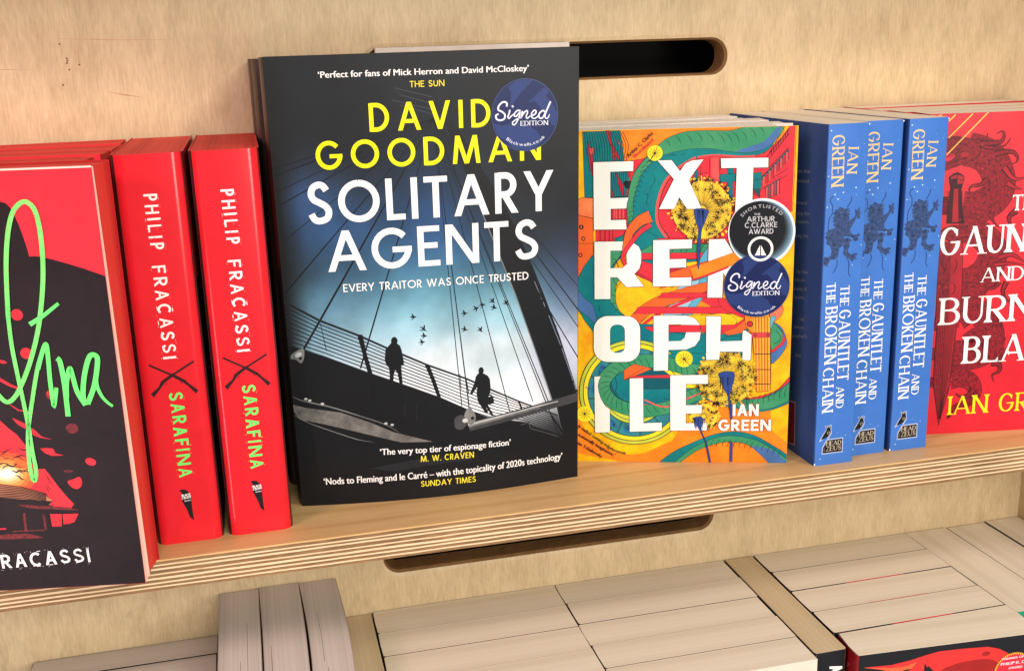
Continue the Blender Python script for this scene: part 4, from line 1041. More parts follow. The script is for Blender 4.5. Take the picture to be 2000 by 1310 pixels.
# zodiac wheel
wc = A.f.uv(p6(432, 750)[0]); wr = wc[0]-A.f.uv(p6(40, 750)[0])[0]
ang = lambda d: (math.cos(math.radians(d)), math.sin(math.radians(d)))
sh(p6(600, 1250, 740, 1040, 960, 800, 1130, 850, 1400, 840, 1400, 1010, 1530, 1120, 1530, 1260), XO, False, False)
sh(p6(-20, 800, 40, 940, 150, 1090, 330, 1180, 500, 1180, 700, 1100, 640, 1260, 500, 1270, 300, 1230, -20, 1130), XO, True, False)
A.disc(wc, wr, wr, XK, 60); A.disc(wc, wr-.4, wr-.4, XYG, 60); A.disc(wc, wr-2.2, wr-2.2, XK, 60); A.disc(wc, wr-2.7, wr-2.7, XY2, 60)
A.disc(wc, wr-5.0, wr-5.0, XK, 60); A.disc(wc, wr-5.4, wr-5.4, ink((46, 132, 142), .4, .15), 60)
A.disc(wc, wr*.60, wr*.60, XK, 50); A.disc(wc, wr*.585, wr*.585, XYG, 50); A.ring(wc, wr*.53, .35, XK); A.ring(wc, wr*.47, 1.1, XYG); A.ring(wc, wr*.44, .35, XK)
for d in range(0, 360, 30):
    c_, s_ = ang(d+8)
    for o_ in (-.35, .35): A.rib([(wc[0]+c_*wr*.585-s_*o_, wc[1]+s_*wr*.585+c_*o_), (wc[0]+c_*(wr-5.4)-s_*o_, wc[1]+s_*(wr-5.4)+c_*o_)], .28, XK)
A.lift()
for d, col in ((173, XL2), (203, XP), (233, XP), (263, XP), (293, XP), (143, XP)):
    c_, s_ = ang(d); m_ = (wc[0]+c_*wr*.72, wc[1]+s_*wr*.72); rr = random.Random(d)
    A.disc(m_, 3.3, 2.0, ink((30, 112, 160), .4, .1), 14, rot=math.radians(d+90)); 
    for _ in range(4):
        x, y = m_[0]+rr.uniform(-3, 3), m_[1]+rr.uniform(-2.4, 2.4); pts = [(x, y)]
        for _k in range(3): x += rr.uniform(-2, 2); y += rr.uniform(-1.6, 1.6); pts.append((x, y))
        A.rib(catmull(pts, 4), .42, XK if rr.random() < .4 else XP)
    A.lift()
sh(p6(455, 560, 700, 590, 870, 620, 870, 715, 500, 730), XY2, False)
for x in (560, 600, 640): A.line(p6(x-60, 590, x, 640, x+14, 720), .75, XK, True, lift=False)
A.line(p6(700, 600, 740, 640), .4, XK); A.lift()
# lower green snake round the I and L and away to the right
def snake(px, wd, ribs, belly=XG, side=1, w2=None):
    uv = catmull(A.P(px), 8); A.rib(uv, wd+.5, XK, None if w2 is None else w2+.5); A.lift(); A.rib(uv, wd, belly, w2); A.lift()
    n = len(uv); acc = 0
    for i in range(1, n-1):
        d = Vector(uv[i+1])-Vector(uv[i]); acc += d.length
        if acc > ribs:
            acc = 0; d.normalize(); q = Vector((-d.y, d.x)); c_ = Vector(uv[i]); f = i/(n-1); W_ = wd if w2 is None else wd+(w2-wd)*f
            A.rib(catmull([c_+q*W_*.46*side, c_+q*W_*.1*side+d*W_*.12, c_-q*W_*.22*side+d*W_*.34], 4), .26, XK)
    A.lift()
A.disc(A.f.uv(p6(480, 705)[0]), 20, 13, XT2, 40)
sh(p6(280, 620, 400, 560, 520, 570, 440, 640, 480, 720, 870, 725, 870, 830, 620, 850, 480, 830, 350, 800, 280, 720), XT)
sh(p6(480, 500, 620, 480, 900, 470, 1000, 500, 900, 600, 700, 560, 560, 560), XT)
A.line(p6(500, 835, 640, 845, 760, 820, 850, 780, 980, 735), 1.1, XM, True)
snake(p6(960, 600, 840, 590, 680, 545, 540, 525, 420, 530, 300, 575, 225, 650, 215, 730, 270, 810, 370, 860, 500, 880, 640, 862, 760, 820, 850, 770, 960, 745), 7.6, 3.2)
for q in ((330, 600, 300, 640, 310, 700, 300, 740, 320, 760), (420, 760, 460, 770, 500, 750), (640, 790, 700, 800, 760, 780)): ln(p6(*q), .3)
A.line(p6(505, 800, 640, 850, 760, 815, 860, 770, 1000, 720), .9, XM, True)
sh(p6(360, 590, 430, 545, 520, 568, 560, 580, 360, 662), XO2, False); sh(p6(360, 662, 430, 630, 690, 622, 690, 645, 410, 645), XR, False); ln(p6(365, 655, 500, 575), .28, False)
# guitar neck
sh(p6(1215, 200, 1400, 215, 1402, 660, 1395, 735, 1300, 745, 1290, 560, 1270, 330, 1225, 280), XO, False)
A.disc(A.f.uv(p6(1253, 262)[0]), 1.9, 1.9, XK, 14); A.disc(A.f.uv(p6(1253, 262)[0]), 1.4, 1.4, XRD, 14)
for i in range(6): A.line(p6(1284+i*21, 212, 1290+i*20, 735), .85 if i % 2 else .5, ink((250, 176, 60), .4, .05), lift=False); A.line(p6(1293+i*21, 212, 1299+i*20, 735), .22, XK, lift=False)
A.lift()
for y in (475, 585, 688): A.line(p6(1285, y, 1402, y), .5, XK)
sh(p6(1245, 325, 1405, 322, 1410, 355, 1250, 360), ink((214, 66, 76), .4, .06), False); A.ring(A.f.uv(p6(1290, 340)[0]), .7, .35, XK, 8); A.ring(A.f.uv(p6(1380, 340)[0]), .7, .35, XK, 8)
# right-hand loop and the long snake to the right edge
sh(p6(1415, 250, 1470, 280, 1500, 330, 1515, 400, 1490, 460, 1440, 520, 1405, 540, 1405, 440, 1405, 300), XB)
sh(p6(1415, 255, 1462, 290, 1495, 340, 1500, 390, 1460, 430, 1405, 458, 1400, 300), XR); sh(p6(1412, 252, 1455, 285, 1485, 330, 1480, 385, 1450, 415, 1405, 440, 1400, 300), XG); ln(p6(1440, 310, 1470, 350, 1460, 385, 1425, 400), .3)
sh(p6(1470, 120, 1490, 160, 1478, 200, 1440, 235, 1420, 255, 1400, 230, 1400, 160), ink((236, 120, 84), .4, .1)); sh(p6(1400, 215, 1440, 210, 1420, 250, 1402, 300), XL2)
sh(p6(1180, 790, 1300, 780, 1430, 740, 1500, 680, 1570, 600, 1570, 690, 1480, 770, 1380, 815, 1200, 830), XR)
sh(p6(980, 790, 1150, 820, 1320, 790, 1430, 745, 1500, 700, 1580, 640, 1580, 780, 1480, 845, 1360, 880, 1240, 878, 1100, 845, 950, 800), XT)
sh(p6(1120, 800, 1320, 790, 1430, 755, 1580, 660, 1580, 770, 1480, 830, 1380, 865, 1280, 870, 1180, 858), XG); sh(p6(960, 795, 1080, 805, 1140, 860, 1060, 840, 980, 812), XB)
for i in range(9): x = 1200+i*38; y = 830-i*11; ln(p6(x+14, y-30, x-4, y+6, x-2, y+36), .28, lift=False)
A.lift()
# arch at the foot
sh(p6(590, 1270, 700, 1175, 830, 1110, 980, 1050, 1120, 1025, 1250, 1040, 1370, 1095, 1540, 1210, 1540, 1290, 1420, 1270, 1330, 1190, 1240, 1120, 1130, 1098, 1020, 1110, 880, 1160, 760, 1240, 700, 1290), XT)
sh(p6(1020, 1110, 1130, 1098, 1240, 1120, 1330, 1190, 1420, 1270, 1540, 1290, 1540, 1240, 1400, 1140, 1280, 1080, 1150, 1056, 1040, 1062, 900, 1110, 780, 1190, 700, 1260, 760, 1240, 880, 1160), XG)
sh(p6(1270, 1130, 1400, 1150, 1480, 1210, 1540, 1260, 1540, 1290, 1420, 1270, 1330, 1190), XB, True, False)
for i in range(14): x = 940+i*40; y = 1100-40*math.sin(i/13*2.6)+i*7; ln(p6(x+18, y-18, x, y+8, x-4, y+32), .25, lift=False)
A.lift()
# dandelions
def dandelion(cx, cy, R, head, seed, rays=46, stars=34, halo=1.0):
    rr = random.Random(seed); c = A.f.uv((cx, cy)); r = R/3.3
    for k_ in range(90):
        a = rr.uniform(0, 6.283); q = r*rr.uniform(.82, 1.08); A.disc((c[0]+q*math.cos(a), c[1]+q*math.sin(a)), rr.uniform(.5, 1.4), rr.uniform(.4, 1.0), XY3 if k_ % 4 else XO, 5, lift=False, rot=a)
    A.lift(); A.disc(c, r*.93, r*.93, mottled('dandelion_yellow', (236, 180, 30), (252, 222, 70), 160), 30)
    for i in range(rays):
        a = 6.283*i/rays+rr.uniform(-.03, .03); q = r*rr.uniform(.55, .72)
        A.rib([(c[0]+r*.14*math.cos(a), c[1]+r*.14*math.sin(a)), (c[0]+q*math.cos(a), c[1]+q*math.sin(a))], .20, XK)
    A.lift()
    for i in range(stars):
        a = rr.uniform(0, 6.283); q = r*rr.uniform(.5, 1.02); s_ = (c[0]+q*math.cos(a), c[1]+q*math.sin(a)); l = r*rr.uniform(.10, .2)
        A.disc(s_, .32, .32, XK, 6, lift=False)
        for k_ in range(9):
            b = 6.283*k_/9+rr.uniform(-.2, .2); ll = l*rr.uniform(.6, 1.1); A.rib([s_, (s_[0]+ll*math.cos(b), s_[1]+ll*math.sin(b))], .19, XK)
    A.lift()
def drips(px, seed, x0, x1, y0, dy, sc=5.6957):
    rr = random.Random(seed)
    for _ in range(9):
        x = rr.uniform(x0, x1); A.line([(x, y0), (x+rr.uniform(-1, 1), y0+dy*rr.uniform(.4, 1))], .7, XP if rr.random() < .7 else XK, w2=.15, lift=False)
    A.lift()
dandelion(1371, 410, 58, None, 1, 72, 110)
dandelion(1418, 738, 57, None, 2, 72, 120)
dandelion(1374, 812, 28, None, 3, 30, 40)
for cx, cy, r_ in ((1279, 299, 13), (1336, 700, 15), (1142, 807, 15)):
    c = A.f.uv((cx, cy)); A.disc(c, r_/3.0, r_/3.0, ink((232, 226, 50), .4, .1), 18); A.disc(c, r_/3.7, r_/3.7, XY2, 16)
    for k_ in range(11):
        a = 6.283*k_/11; A.rib([c, (c[0]+r_/4.2*math.cos(a), c[1]+r_/4.2*math.sin(a))], .26, XK)
    A.lift()
ln([(1279, 299), (1284, 287)], .3, False); ln([(1279, 299), (1268, 316)], .4, False); ln([(1336, 700), (1347, 713)], .3, False)
print('ex art height', A.h); XA = A.h; A.build('swirling_art', xroot)
# big white letters
A = Art(FX, XA+.01, clip=CL)
def L(px, holes=()):
    uv = A.P(px); A.rib(uv+[uv[0], uv[1]], .42, XK); A.lift(.5); A.poly(uv, XW, [A.P(h) for h in holes])
L(p5(142, 352, 427, 345, 424, 414, 262, 420, 262, 608, 392, 603, 380, 640, 376, 680, 265, 683, 265, 763, 372, 760, 378, 828, 146, 830))
L(p5(597, 340, 697, 337, 757, 416, 795, 362, 840, 340, 924, 332, 870, 405, 820, 480, 912, 683, 807, 683, 752, 600, 715, 683, 608, 684, 714, 472))
L(p5(1047, 325, 1385, 320, 1383, 388, 1278, 390, 1270, 640, 1270, 720, 1148, 720, 1160, 392, 1050, 394))
L([e3(*c)[0] for c in ((185, 190), (540, 184), (640, 205), (700, 245), (728, 310), (728, 430), (706, 500), (650, 562), (760, 706), (556, 714), (450, 600), (370, 602), (370, 852), (187, 855))], [e3(370, 292, 510, 290, 556, 320, 562, 400, 550, 460, 510, 494, 370, 495)])
L(p5(567, 905, 843, 900, 840, 963, 682, 967, 682, 1040, 800, 1037, 800, 1097, 682, 1102, 682, 1172, 838, 1168, 836, 1228, 565, 1233))
L(e4(253, 155, 430, 150, 515, 290, 560, 400, 620, 300, 620, 700, 470, 640, 412, 518, 400, 800, 235, 800))
def rrect(x0, y0, x1, y1, r, n=6):
    pts = []
    for cx, cy, a in ((x1-r, y0+r, -90), (x1-r, y1-r, 0), (x0+r, y1-r, 90), (x0+r, y0+r, 180)):
        for i in range(n+1): t = math.radians(a+90*i/n); pts += [cx+r*math.cos(t), cy+r*math.sin(t)]
    return pts
L(p6(*rrect(145, 205, 474, 530, 98)), [p6(*rrect(260, 266, 366, 466, 44))])
L(p6(570, 203, 800, 202, 862, 222, 896, 262, 905, 310, 896, 372, 862, 418, 800, 442, 675, 445, 670, 590, 570, 593), [p6(675, 265, 762, 263, 790, 282, 800, 322, 790, 360, 762, 382, 675, 384)])
L(p6(943, 207, 1048, 207, 1042, 385, 1198, 380, 1203, 310, 1222, 308, 1265, 340, 1257, 518, 1200, 517, 1202, 458, 1040, 458, 1035, 515, 943, 515))
L(e5(150, 458, 212, 455, 190, 500, 183, 550, 190, 600, 212, 670, 255, 738, 296, 768, 297, 983, 157, 987))
L(p6(400, 648, 495, 645, 497, 965, 628, 960, 628, 1018, 400, 1025))
L(p6(688, 625, 955, 622, 955, 685, 800, 687, 798, 838, 912, 835, 910, 895, 798, 897, 797, 965, 945, 962, 948, 1015, 688, 1017))
A.build('title_lettering', xroot)
# strips of art that pass in front of the letters
A = Art(FX, XA+.10, clip=CL)
A.shape(e3(510, 1330-1310, 560, -20, 640, -150, 760, -260, 835, -280, 835, -90, 720, -40, 640, 60, 560, 180, 520, 260, 505, 200), XO2, False, XK, KL) if False else None
A.band(p5(546, 735, 470, 770, 405, 840, 376, 930, 362, 1000), 6.8, XO2, XK, KL, w2=2.5)
A.band(p5(548, 795, 470, 850, 405, 930, 358, 1000, 354, 1040, 372, 1080), 2.5, XR, XK, KL, w2=1.8)
A.band(e4(640, 330, 480, 385, 240, 470, 64, 532), 6.6, XO, XK, KL, w2=6.4)
A.line(e4(470, 455, 250, 545, 64, 602), .9, XR, False); A.line(e4(470, 467, 250, 557, 64, 614), .25, XK)
A.shape(p6(700, 272, 905, 270, 1240, 262, 1240, 300, 1100, 325, 905, 320, 676, 320, 676, 275), XR, False, XK, KL, holes=()) if False else None
A.shape(p6(678, 278, 780, 268, 900, 270, 902, 318, 678, 320), XR, False, XK, KL)
A.build('ribbon_art', xroot); hh = A.h
# blue stems and drips
A = Art(FX, hh, clip=CL)
A.shape(e2(90, 965, 150, 950, 215, 955, 250, 985, 240, 1010, 222, 1060, 200, 1120, 175, 1180, 160, 1310, 150, 1500, 140, 1610, 128, 1600, 122, 1420, 128, 1310, 135, 1180, 118, 1120, 100, 1060), XP, True, XK, .2)
drips(None, 3, 1357, 1380, 410, 34)
A.shape(e6(305, 435, 350, 412, 420, 410, 455, 425, 450, 500, 430, 560, 412, 640, 420, 700, 436, 830, 432, 860, 418, 855, 402, 700, 385, 620, 350, 560, 325, 480), XP, True, XK, .2)
drips(None, 5, 1407, 1430, 735, 42)
A.build('dandelion_stem_art', xroot); A = Art(FX, hh, clip=CL); A.line(e6(405, 1075, 430, 1075), .3, XK); A.band(e6(427, 1078, 423, 1262), 1.4, XP, XK, .15)
A.build('dandelion_stem_art', xroot); A = Art(FX, hh, clip=CL); A.shape(e6(65, 850, 110, 838, 150, 842, 155, 880, 145, 930, 150, 980, 195, 1090, 232, 1258, 215, 1258, 178, 1080, 135, 980, 100, 920, 80, 885), XP, True, XK, .2)
drips(None, 6, 1356, 1376, 816, 24)
A.build('dandelion_stem_art', xroot)
A = Art(FX, XA+.16, clip=CL)
p = p6(1130, 913, 1315, 913, 1130, 828)
for s_, q in (('IAN', p6(1130, 913, 1315, 913, 1130, 829)), ('GREEN', p6(1028, 1018, 1402, 1018, 1028, 938))):
    h0 = A.h; a_, b_, c_ = [A.f.uv(x) for x in q]
    draw_text(A, s_, (a_[0]-.25, a_[1]-.25), (b_[0]+.25, b_[1]-.25), c_[1]-a_[1]+.5, ink((150, 60, 24), .4, 0), T=.27, track=.09, wk={'A': .85, 'N': .9, 'G': .8})
    draw_text(A, s_, a_, b_, c_[1]-a_[1], XW, T=.22, track=.10, wk={'A': .85, 'N': .9, 'G': .8})
A.build('author_lettering', xroot)
A = Art(FX, XA+.10, clip=CL)
p = p5(392, 322, 570, 150, 372, 305); psmall(A, 'Arthur C. Clarke', p[0], p[1], p[2], XK, bold=.01); A.build('note_lettering', xroot); A = Art(FX, XA+.10, clip=CL)
p = p5(434, 325, 572, 198, 418, 310); psmall(A, 'Shortlisted', p[0], p[1], p[2], XRD, bold=.01); A.build('note_lettering', xroot); A = Art(FX, XA+.10, clip=CL)
for s_, q in (('ly nailed cutting-edge', p6(30, 990, 270, 1155, 42, 972)), (' biopunk…', p6(272, 1158, 398, 1197, 280, 1140)), ('nomenally imaginative.’', p6(30, 1052, 290, 1205, 42, 1032)), ('ian Tchaikovsky', p6(28, 1112, 200, 1212, 40, 1093))):
    psmall(A, s_, q[0], q[1], q[2], XK, bold=.012)
A.build('quote_lettering', xroot)
# award badge sticker
bc_ = A.f.uv(e2(838, 1210)[0]); ex_ = A.f.uv(e2(1215, 1150)[0]); rB = ex_[0]-bc_[0]
A = Art(FX, XA+.24); 
A.disc(bc_, rB, rB*1.02, ink((236, 240, 242), .35, 0), 56)
for i in range(8):
    k_ = i/7; col = tuple(int(a+(b-a)*k_) for a, b in zip((126, 164, 182), (22, 24, 30))); A.disc((bc_[0]-.35-.30*i, bc_[1]+.22*i), rB-.9-.32*i, (rB-.9-.30*i), ink(col, .35, 0), 48)
bd = A.build('award_sticker', xroot)
A = Art(FX, A.h+.01); sv = ink((196, 196, 198), .4, 0)
arc_text(A, 'SHORTLISTED', bc_, rB*.74, 143, 40, 1.75, sv, wscale=.85)
q = e2(755, 1026, 822, 1024, 755, 1002); ptext(A, 'THE', q[0], q[1], q[2], sv, T=.17)
q = e2(672, 1098, 982, 1090, 684, 1040); ptext(A, 'ARTHUR', q[0], q[1], q[2], sv, T=.16, track=.1)
q = e2(650, 1166, 1010, 1157, 650, 1106); ptext(A, 'C.CLARKE', q[0], q[1], q[2], sv, T=.16, track=.1)
q = e2(694, 1235, 968, 1228, 704, 1178); ptext(A, 'AWARD', q[0], q[1], q[2], sv, T=.16, track=.1)
lc = A.f.uv(e4(825, 258)[0]); A.ring(lc, 6.4, 1.4, XW, 36)
A.poly([A.f.uv(x) for x in e4(820, 215, 820, 330, 762, 330)], XW); A.poly([A.f.uv(x) for x in e4(830, 215, 888, 330, 832, 330)], XW)
A.build('award_lettering', bd)
# second signed sticker
ms = lambda x, y: e4(785+(x-655)*.805, 668+(y-655)*.762)
cc = FX.uv(e4(783, 668)[0]); r1 = FX.uv(e4(1150, 668)[0])[0]-cc[0]; r2 = FX.uv(e4(785, 318)[0])[1]-cc[1]
sticker(FX, xroot, cc, r1, r2, XA+.36, None, .92, ms)
for i, (xr, yr, a, h, t) in enumerate(((300.5, 47, 15.5, 195.6, 20.5), (300.8, 70, 11, 196.3, 20), (301.2, 92.5, 6.5, 195.2, 19), (301.5, 114, 0, 196.1, 20))):
    a_ = math.radians(a); r2_ = thing('paperback_book', ['white page top directly behind the teal and orange paperback', 'page top two books behind the teal and orange paperback', 'page top three books behind the teal and orange paperback', 'page top nearest the back panel behind the teal and orange paperback'][i], 'book', (xr-126*math.cos(a_), yr+126*math.sin(a_), 0), -a, group='illustrated orange and teal paperbacks')
    paperback(r2_, 126, h, t, WHITE_EDGE, XYE, WHITE_EDGE, PGW, top=-.05)
# ------------------------------------------------------------------ blue fantasy paperbacks, spine out
BL = mottled('blue_cover_print', (60, 110, 188), (68, 120, 200), 30, .38); BLD = mottled('shaded_blue_print', (34, 62, 116), (46, 80, 142), 25, .4); GOLD = ink((236, 204, 144), .4, .05)  # darker blue paints shade into the back boards; also inks lion strokes
W4, H4, T4 = 124.0, 197.0, 25.5; locB = (331.0, 10.0, 0)
broot = thing('paperback_book', 'leftmost blue spine, back cover darkened by painted shade, beside the orange and teal paperback', 'book', locB, 90, group='blue paperbacks shelved spine out')
paperback(broot, W4, H4, T4, BL, BL, BLD, PG, r=1.5, top=.05, seg=5)
FB = Face(locB, 90, 0, (0, T4, 0), (0, -1, 0), (-1, 0, 0))
c7 = crop(1540, 200, 3.639); c8 = crop(1540, 540, 3.448); bl = crop(1590, 360, 6.55); bz = crop(1580, 780, 8.333)
A = Art(FB, .05, clip=(1.0, T4-.6, 0, H4))
q = c7(314, 236, 303, 602, 402, 240); ptext(A, 'GREEN', q[0], q[1], q[2], GOLD, T=.14, style='serif', track=.12)
q = c7(428, 320, 412, 505, 500, 323); ptext(A, 'IAN', q[0], q[1], q[2], GOLD, T=.14, style='serif', track=.16)
A.build('author_lettering', broot)
A = Art(FB, .05)
for s_, q in (('THE', c8(258, 48, 254, 182, 318, 50)), ('BROKEN', c8(250, 210, 240, 592, 330, 214)), ('CHAIN', c8(232, 620, 224, 917, 306, 622)), ('THE', c8(350, 64, 344, 200, 410, 67)), ('GAUNTLET', c8(341, 228, 325, 702, 418, 232)), ('AND', c8(320, 742, 314, 886, 372, 745))):
    ptext(A, s_, q[0], q[1], q[2], WH, T=.14, style='serif', track=.12)
A.build('title_lettering', broot)
LN = mottled('lion_print', (30, 44, 80), (66, 90, 138), 500, .4); LND = ink((22, 30, 58), .4, .05)
A = Art(FB, .05, clip=(.8, T4-.3, 0, H4))
A.shape(bl(330, 285, 360, 300, 400, 320, 420, 305, 462, 305, 440, 325, 468, 340, 445, 360, 465, 385, 440, 400, 455, 425, 445, 455, 470, 455, 500, 430, 530, 395, 520, 350, 530, 315, 548, 340, 570, 300, 590, 295, 580, 350, 606, 372, 580, 385, 590, 430, 560, 445, 548, 410, 520, 470, 480, 540, 462, 580, 470, 620, 500, 648, 545, 645, 565, 625, 590, 645, 560, 670, 565, 715, 520, 730, 495, 715, 500, 685, 440, 668, 385, 668, 380, 700, 430, 680, 470, 700, 485, 725, 455, 735, 455, 790, 430, 840, 445, 880, 490, 895, 520, 875, 560, 890, 530, 920, 545, 960, 510, 955, 490, 985, 465, 970, 440, 945, 420, 965, 400, 920, 365, 885, 380, 840, 375, 780, 330, 810, 318, 850, 300, 940, 250, 965, 205, 965, 190, 1010, 165, 1055, 140, 1045, 110, 1010, 130, 990, 108, 970, 140, 925, 175, 940, 215, 900, 225, 850, 200, 790, 150, 760, 165, 720, 140, 680, 165, 650, 145, 630, 180, 590, 250, 565, 280, 560, 240, 520, 265, 500, 235, 480, 255, 450, 235, 430, 265, 400, 240, 375, 280, 350, 260, 330, 310, 320), LN)
rr = random.Random(9)
for _ in range(60):
    x, y = rr.uniform(250, 440), rr.uniform(320, 600); A.line(bl(x, y, x-rr.uniform(5, 20), y+rr.uniform(10, 26)), .26, LND if rr.random() < .6 else BLD, taper=.4, lift=False)
for _ in range(50):
    x, y = rr.uniform(180, 430), rr.uniform(600, 780); A.line(bl(x, y, x+rr.uniform(-20, 20), y+rr.uniform(6, 22)), .26, LND if rr.random() < .6 else BLD, taper=.4, lift=False)
A.lift()
def chain(px):
    uv = catmull(A.P(px), 14)
    for i in range(0, len(uv)-3, 4): A.rib([uv[i], uv[min(i+3, len(uv)-1)]], .5, LND)
    A.lift()
chain(bl(250, 155, 215, 180, 210, 230, 235, 270, 235, 370, 195, 440, 180, 560, 190, 600)); chain(bl(482, 160, 475, 210, 450, 255, 420, 300))
chain(bl(288, 960, 295, 1020, 270, 1090, 235, 1140)); chain(bl(435, 970, 445, 1040, 440, 1130, 465, 1185))
A.build('lion_emblem', broot)
A = Art(FB, .05); ST = ink((190, 220, 250), .4, 0)
for _ in range(46): A.disc((rr.uniform(1.5, T4-1.2), rr.uniform(4, H4-4)), *(2*[rr.choice([.14, .14, .2, .3, .4])]), ST, 6, lift=False)
for x, y in ((305, 203), (480, 605), (390, 640), (352, 688), (330, 655)): A.disc(A.f.uv(c7(x, y)[0]), .5, .45, ST, 7, lift=False)
A.disc((.5, .9), .45, .7, WH, 7); A.disc((T4-.6, H4-.9), .4, .5, WH, 6)
A.build('star_specks', broot)
A = Art(FB, .06); PE = ink((176, 186, 214), .4, 0); BKB = ink((22, 22, 26), .4, .02); TN = ink((206, 190, 164), .4, 0)
A.shape(bz(290, 645, 555, 610, 548, 850, 205, 895, 212, 780), PE, False); A.shape(bz(302, 662, 540, 630, 534, 836, 220, 876, 226, 790), BKB, False)
A.shape(bz(262, 425, 300, 438, 330, 415, 372, 418, 362, 470, 372, 530, 350, 580, 310, 640, 285, 612, 168, 692, 185, 640, 230, 560, 275, 490), PE, True)
A.shape(bz(275, 438, 305, 450, 335, 430, 358, 430, 350, 468, 356, 525, 330, 575, 300, 610, 200, 652, 240, 570, 285, 490), BKB, True)
A.ring(A.f.uv(bz(318, 540)[0]), .75, .2, TN, 12); A.disc(A.f.uv(bz(300, 452)[0]), .32, .32, TN, 8); A.disc(A.f.uv(bz(340, 448)[0]), .32, .32, TN, 8)
q = bz(280, 752, 522, 722, 280, 684); ptext(A, 'HEAD', q[0], q[1], q[2], TN, T=.16, style='serif', track=.1)
q = bz(272, 842, 520, 806, 272, 770); ptext(A, 'ZEUS', q[0], q[1], q[2], TN, T=.16, style='serif', track=.1)
q = bz(232, 848, 256, 844, 232, 790); psmall(A, '1', q[0], q[1], q[2], ink((90, 84, 76), .4, 0))
A.build('owl_logo', broot)
FK = Face(locB, 90, 0, (W4, T4, 0), (-1, 0, 0), (0, 1, 0)); A = Art(FK, .05)
gt = ink((142, 150, 170), .5, 0)
def blurb(cf, s_, x0, x1, y, h=9): psmall(A, s_, cf(x0, y+h*.0)[0], cf(x1, y+h*.25)[0], (cf(x0, y)[0][0], cf(x0, y)[0][1]-h/3.6), gt)
for s_, x0, x1, y in (('begins the', 10, 155, 497), ('the wanted', 10, 145, 566), ('bound', 50, 130, 722), ('hunting the', 20, 150, 797), ('conscription.', 0, 148, 856), ('seeking the', 15, 142, 956), ('by the', 60, 136, 1212), ('who are', 45, 118, 1268)):
    blurb(c7, s_, x0, x1, y, 26)
for s_, x0, x1, y in (('community of', 0, 124, 90), ('darkness,', 5, 112, 146), ('– has', 60, 108, 292), ('honours', 40, 106, 348), ('the author’s', 10, 124, 408), ('brave', 50, 88, 536)):
    blurb(c8, s_, x0, x1, y, 26)
A.build('back_cover_text', broot)
A = Art(FK, .05); rp = ink((120, 18, 26), .45, .1); A.shape(c8(-60, 815, 48, 845, 42, 1135, -60, 1100), ink((190, 150, 160), .45, 0), False); A.shape(c8(-60, 822, 44, 851, 38, 1127, -60, 1092), rp, False)
A.build('back_cover_panel', broot); A = Art(FK, .05)
for _ in range(40): A.disc((W4-rr.uniform(1, 40), rr.uniform(4, H4-4)), .2, .2, ink((110, 140, 190), .4, 0), 5, lift=False)
A.build('back_cover_specks', broot)
copy_thing(broot, (357.0, 17.8, 0), 90.35, 'middle blue spine, between the other two blue spines', 'blue paperbacks shelved spine out')
copy_thing(broot, (385.2, 17.4, 0), 89.6, 'rightmost blue spine, beside the red dragon and sword cover', 'blue paperbacks shelved spine out')
# ------------------------------------------------------------------ red dragon paperback, face out
W5, H5, T5 = 128.0, 197.4, 24.0; locR = (386.4, 37.6, 0); aR = 10.2
DR = mottled('crimson_cover_print', (206, 24, 40), (222, 36, 52), 20, .38)
rroot = thing('paperback_book', 'red paperback with a dark dragon coiled round a sword on its cover', 'book', locR, -aR, group='red dragon paperbacks stacked face out')
paperback(rroot, W5, H5, T5, DR, DR, DR, PG, top=.05)
FR = Face(locR, -aR, 0, (0, 0, 0), (1, 0, 0), (0, -1, 0)); A = Art(FR, .03, clip=(.1, W5-.1, .1, H5-.1))
g1 = crop(1830, 220, 6.55); g2 = crop(1810, 400, 5.458); g3 = crop(1810, 620, 5.458)
DK = mottled('dragon_line_print', (96, 14, 26), (158, 24, 40), 420, .4); DKL = ink((62, 12, 20), .4, .05); DM = ink((176, 28, 42), .4, .1)
for x in range(0, 18): A.line(g1(-10, 1075+x*13, 140, 1078+x*13), .9, DKL if x % 2 else DM, lift=False)
for x in range(0, 11): A.line(g3(20, 325+x*13, 110, 325+x*13), .9, DKL if x % 2 else DM, lift=False); A.line(g3(0, 635+x*11, 90, 635+x*11), .9, DKL if x % 2 else DM, lift=False); A.line(g2(60, 1200+x*14, 120, 1200+x*14), .9, DKL if x % 2 else DM, lift=False)
A.lift()
def dragon(px, w0, w1, scales=True):
    uv = catmull(A.P(px), 12); A.rib(uv, w0+.5, DKL, w1+.5); A.lift(); A.rib(uv, w0, DK, w1); A.lift()
    rq = random.Random(int(px[0][0]*7)); n = len(uv)
    for i in range(1, n-1):
        d = (Vector(uv[i+1])-Vector(uv[i])).normalized(); q_ = Vector((-d.y, d.x)); f = i/(n-1); W_ = w0+(w1-w0)*f
        for k_ in (-.32, -.1, .12, .34):
            c_ = Vector(uv[i])+q_*W_*(k_+rq.uniform(-.05, .05))
            A.rib(catmull([c_-d*.9, c_+q_*.35, c_+d*1.1], 3), .26+.3*rq.random(), DM if rq.random() < .55 else DKL, taper=.45)
    A.lift()
dragon(g1(390, 470, 520, 500, 640, 560, 735, 680, 790, 840, 790, 980, 730, 1090, 600, 1180, 470, 1230, 330, 1230), 19, 20)
dragon(g2(330, 255, 470, 280, 600, 340, 690, 440, 700, 560, 640, 700, 540, 800, 440, 850, 340, 870), 14, 22)
dragon(g2(330, 1200, 450, 1130, 560, 1150, 640, 1260, 690, 1400, 760, 1500), 17, 12)
dragon(g3(560, 60, 620, 160, 640, 280, 560, 360, 420, 400, 270, 400), 24, 18)
dragon(g3(640, 60, 700, 180, 720, 300, 760, 400, 800, 450), 18, 6)
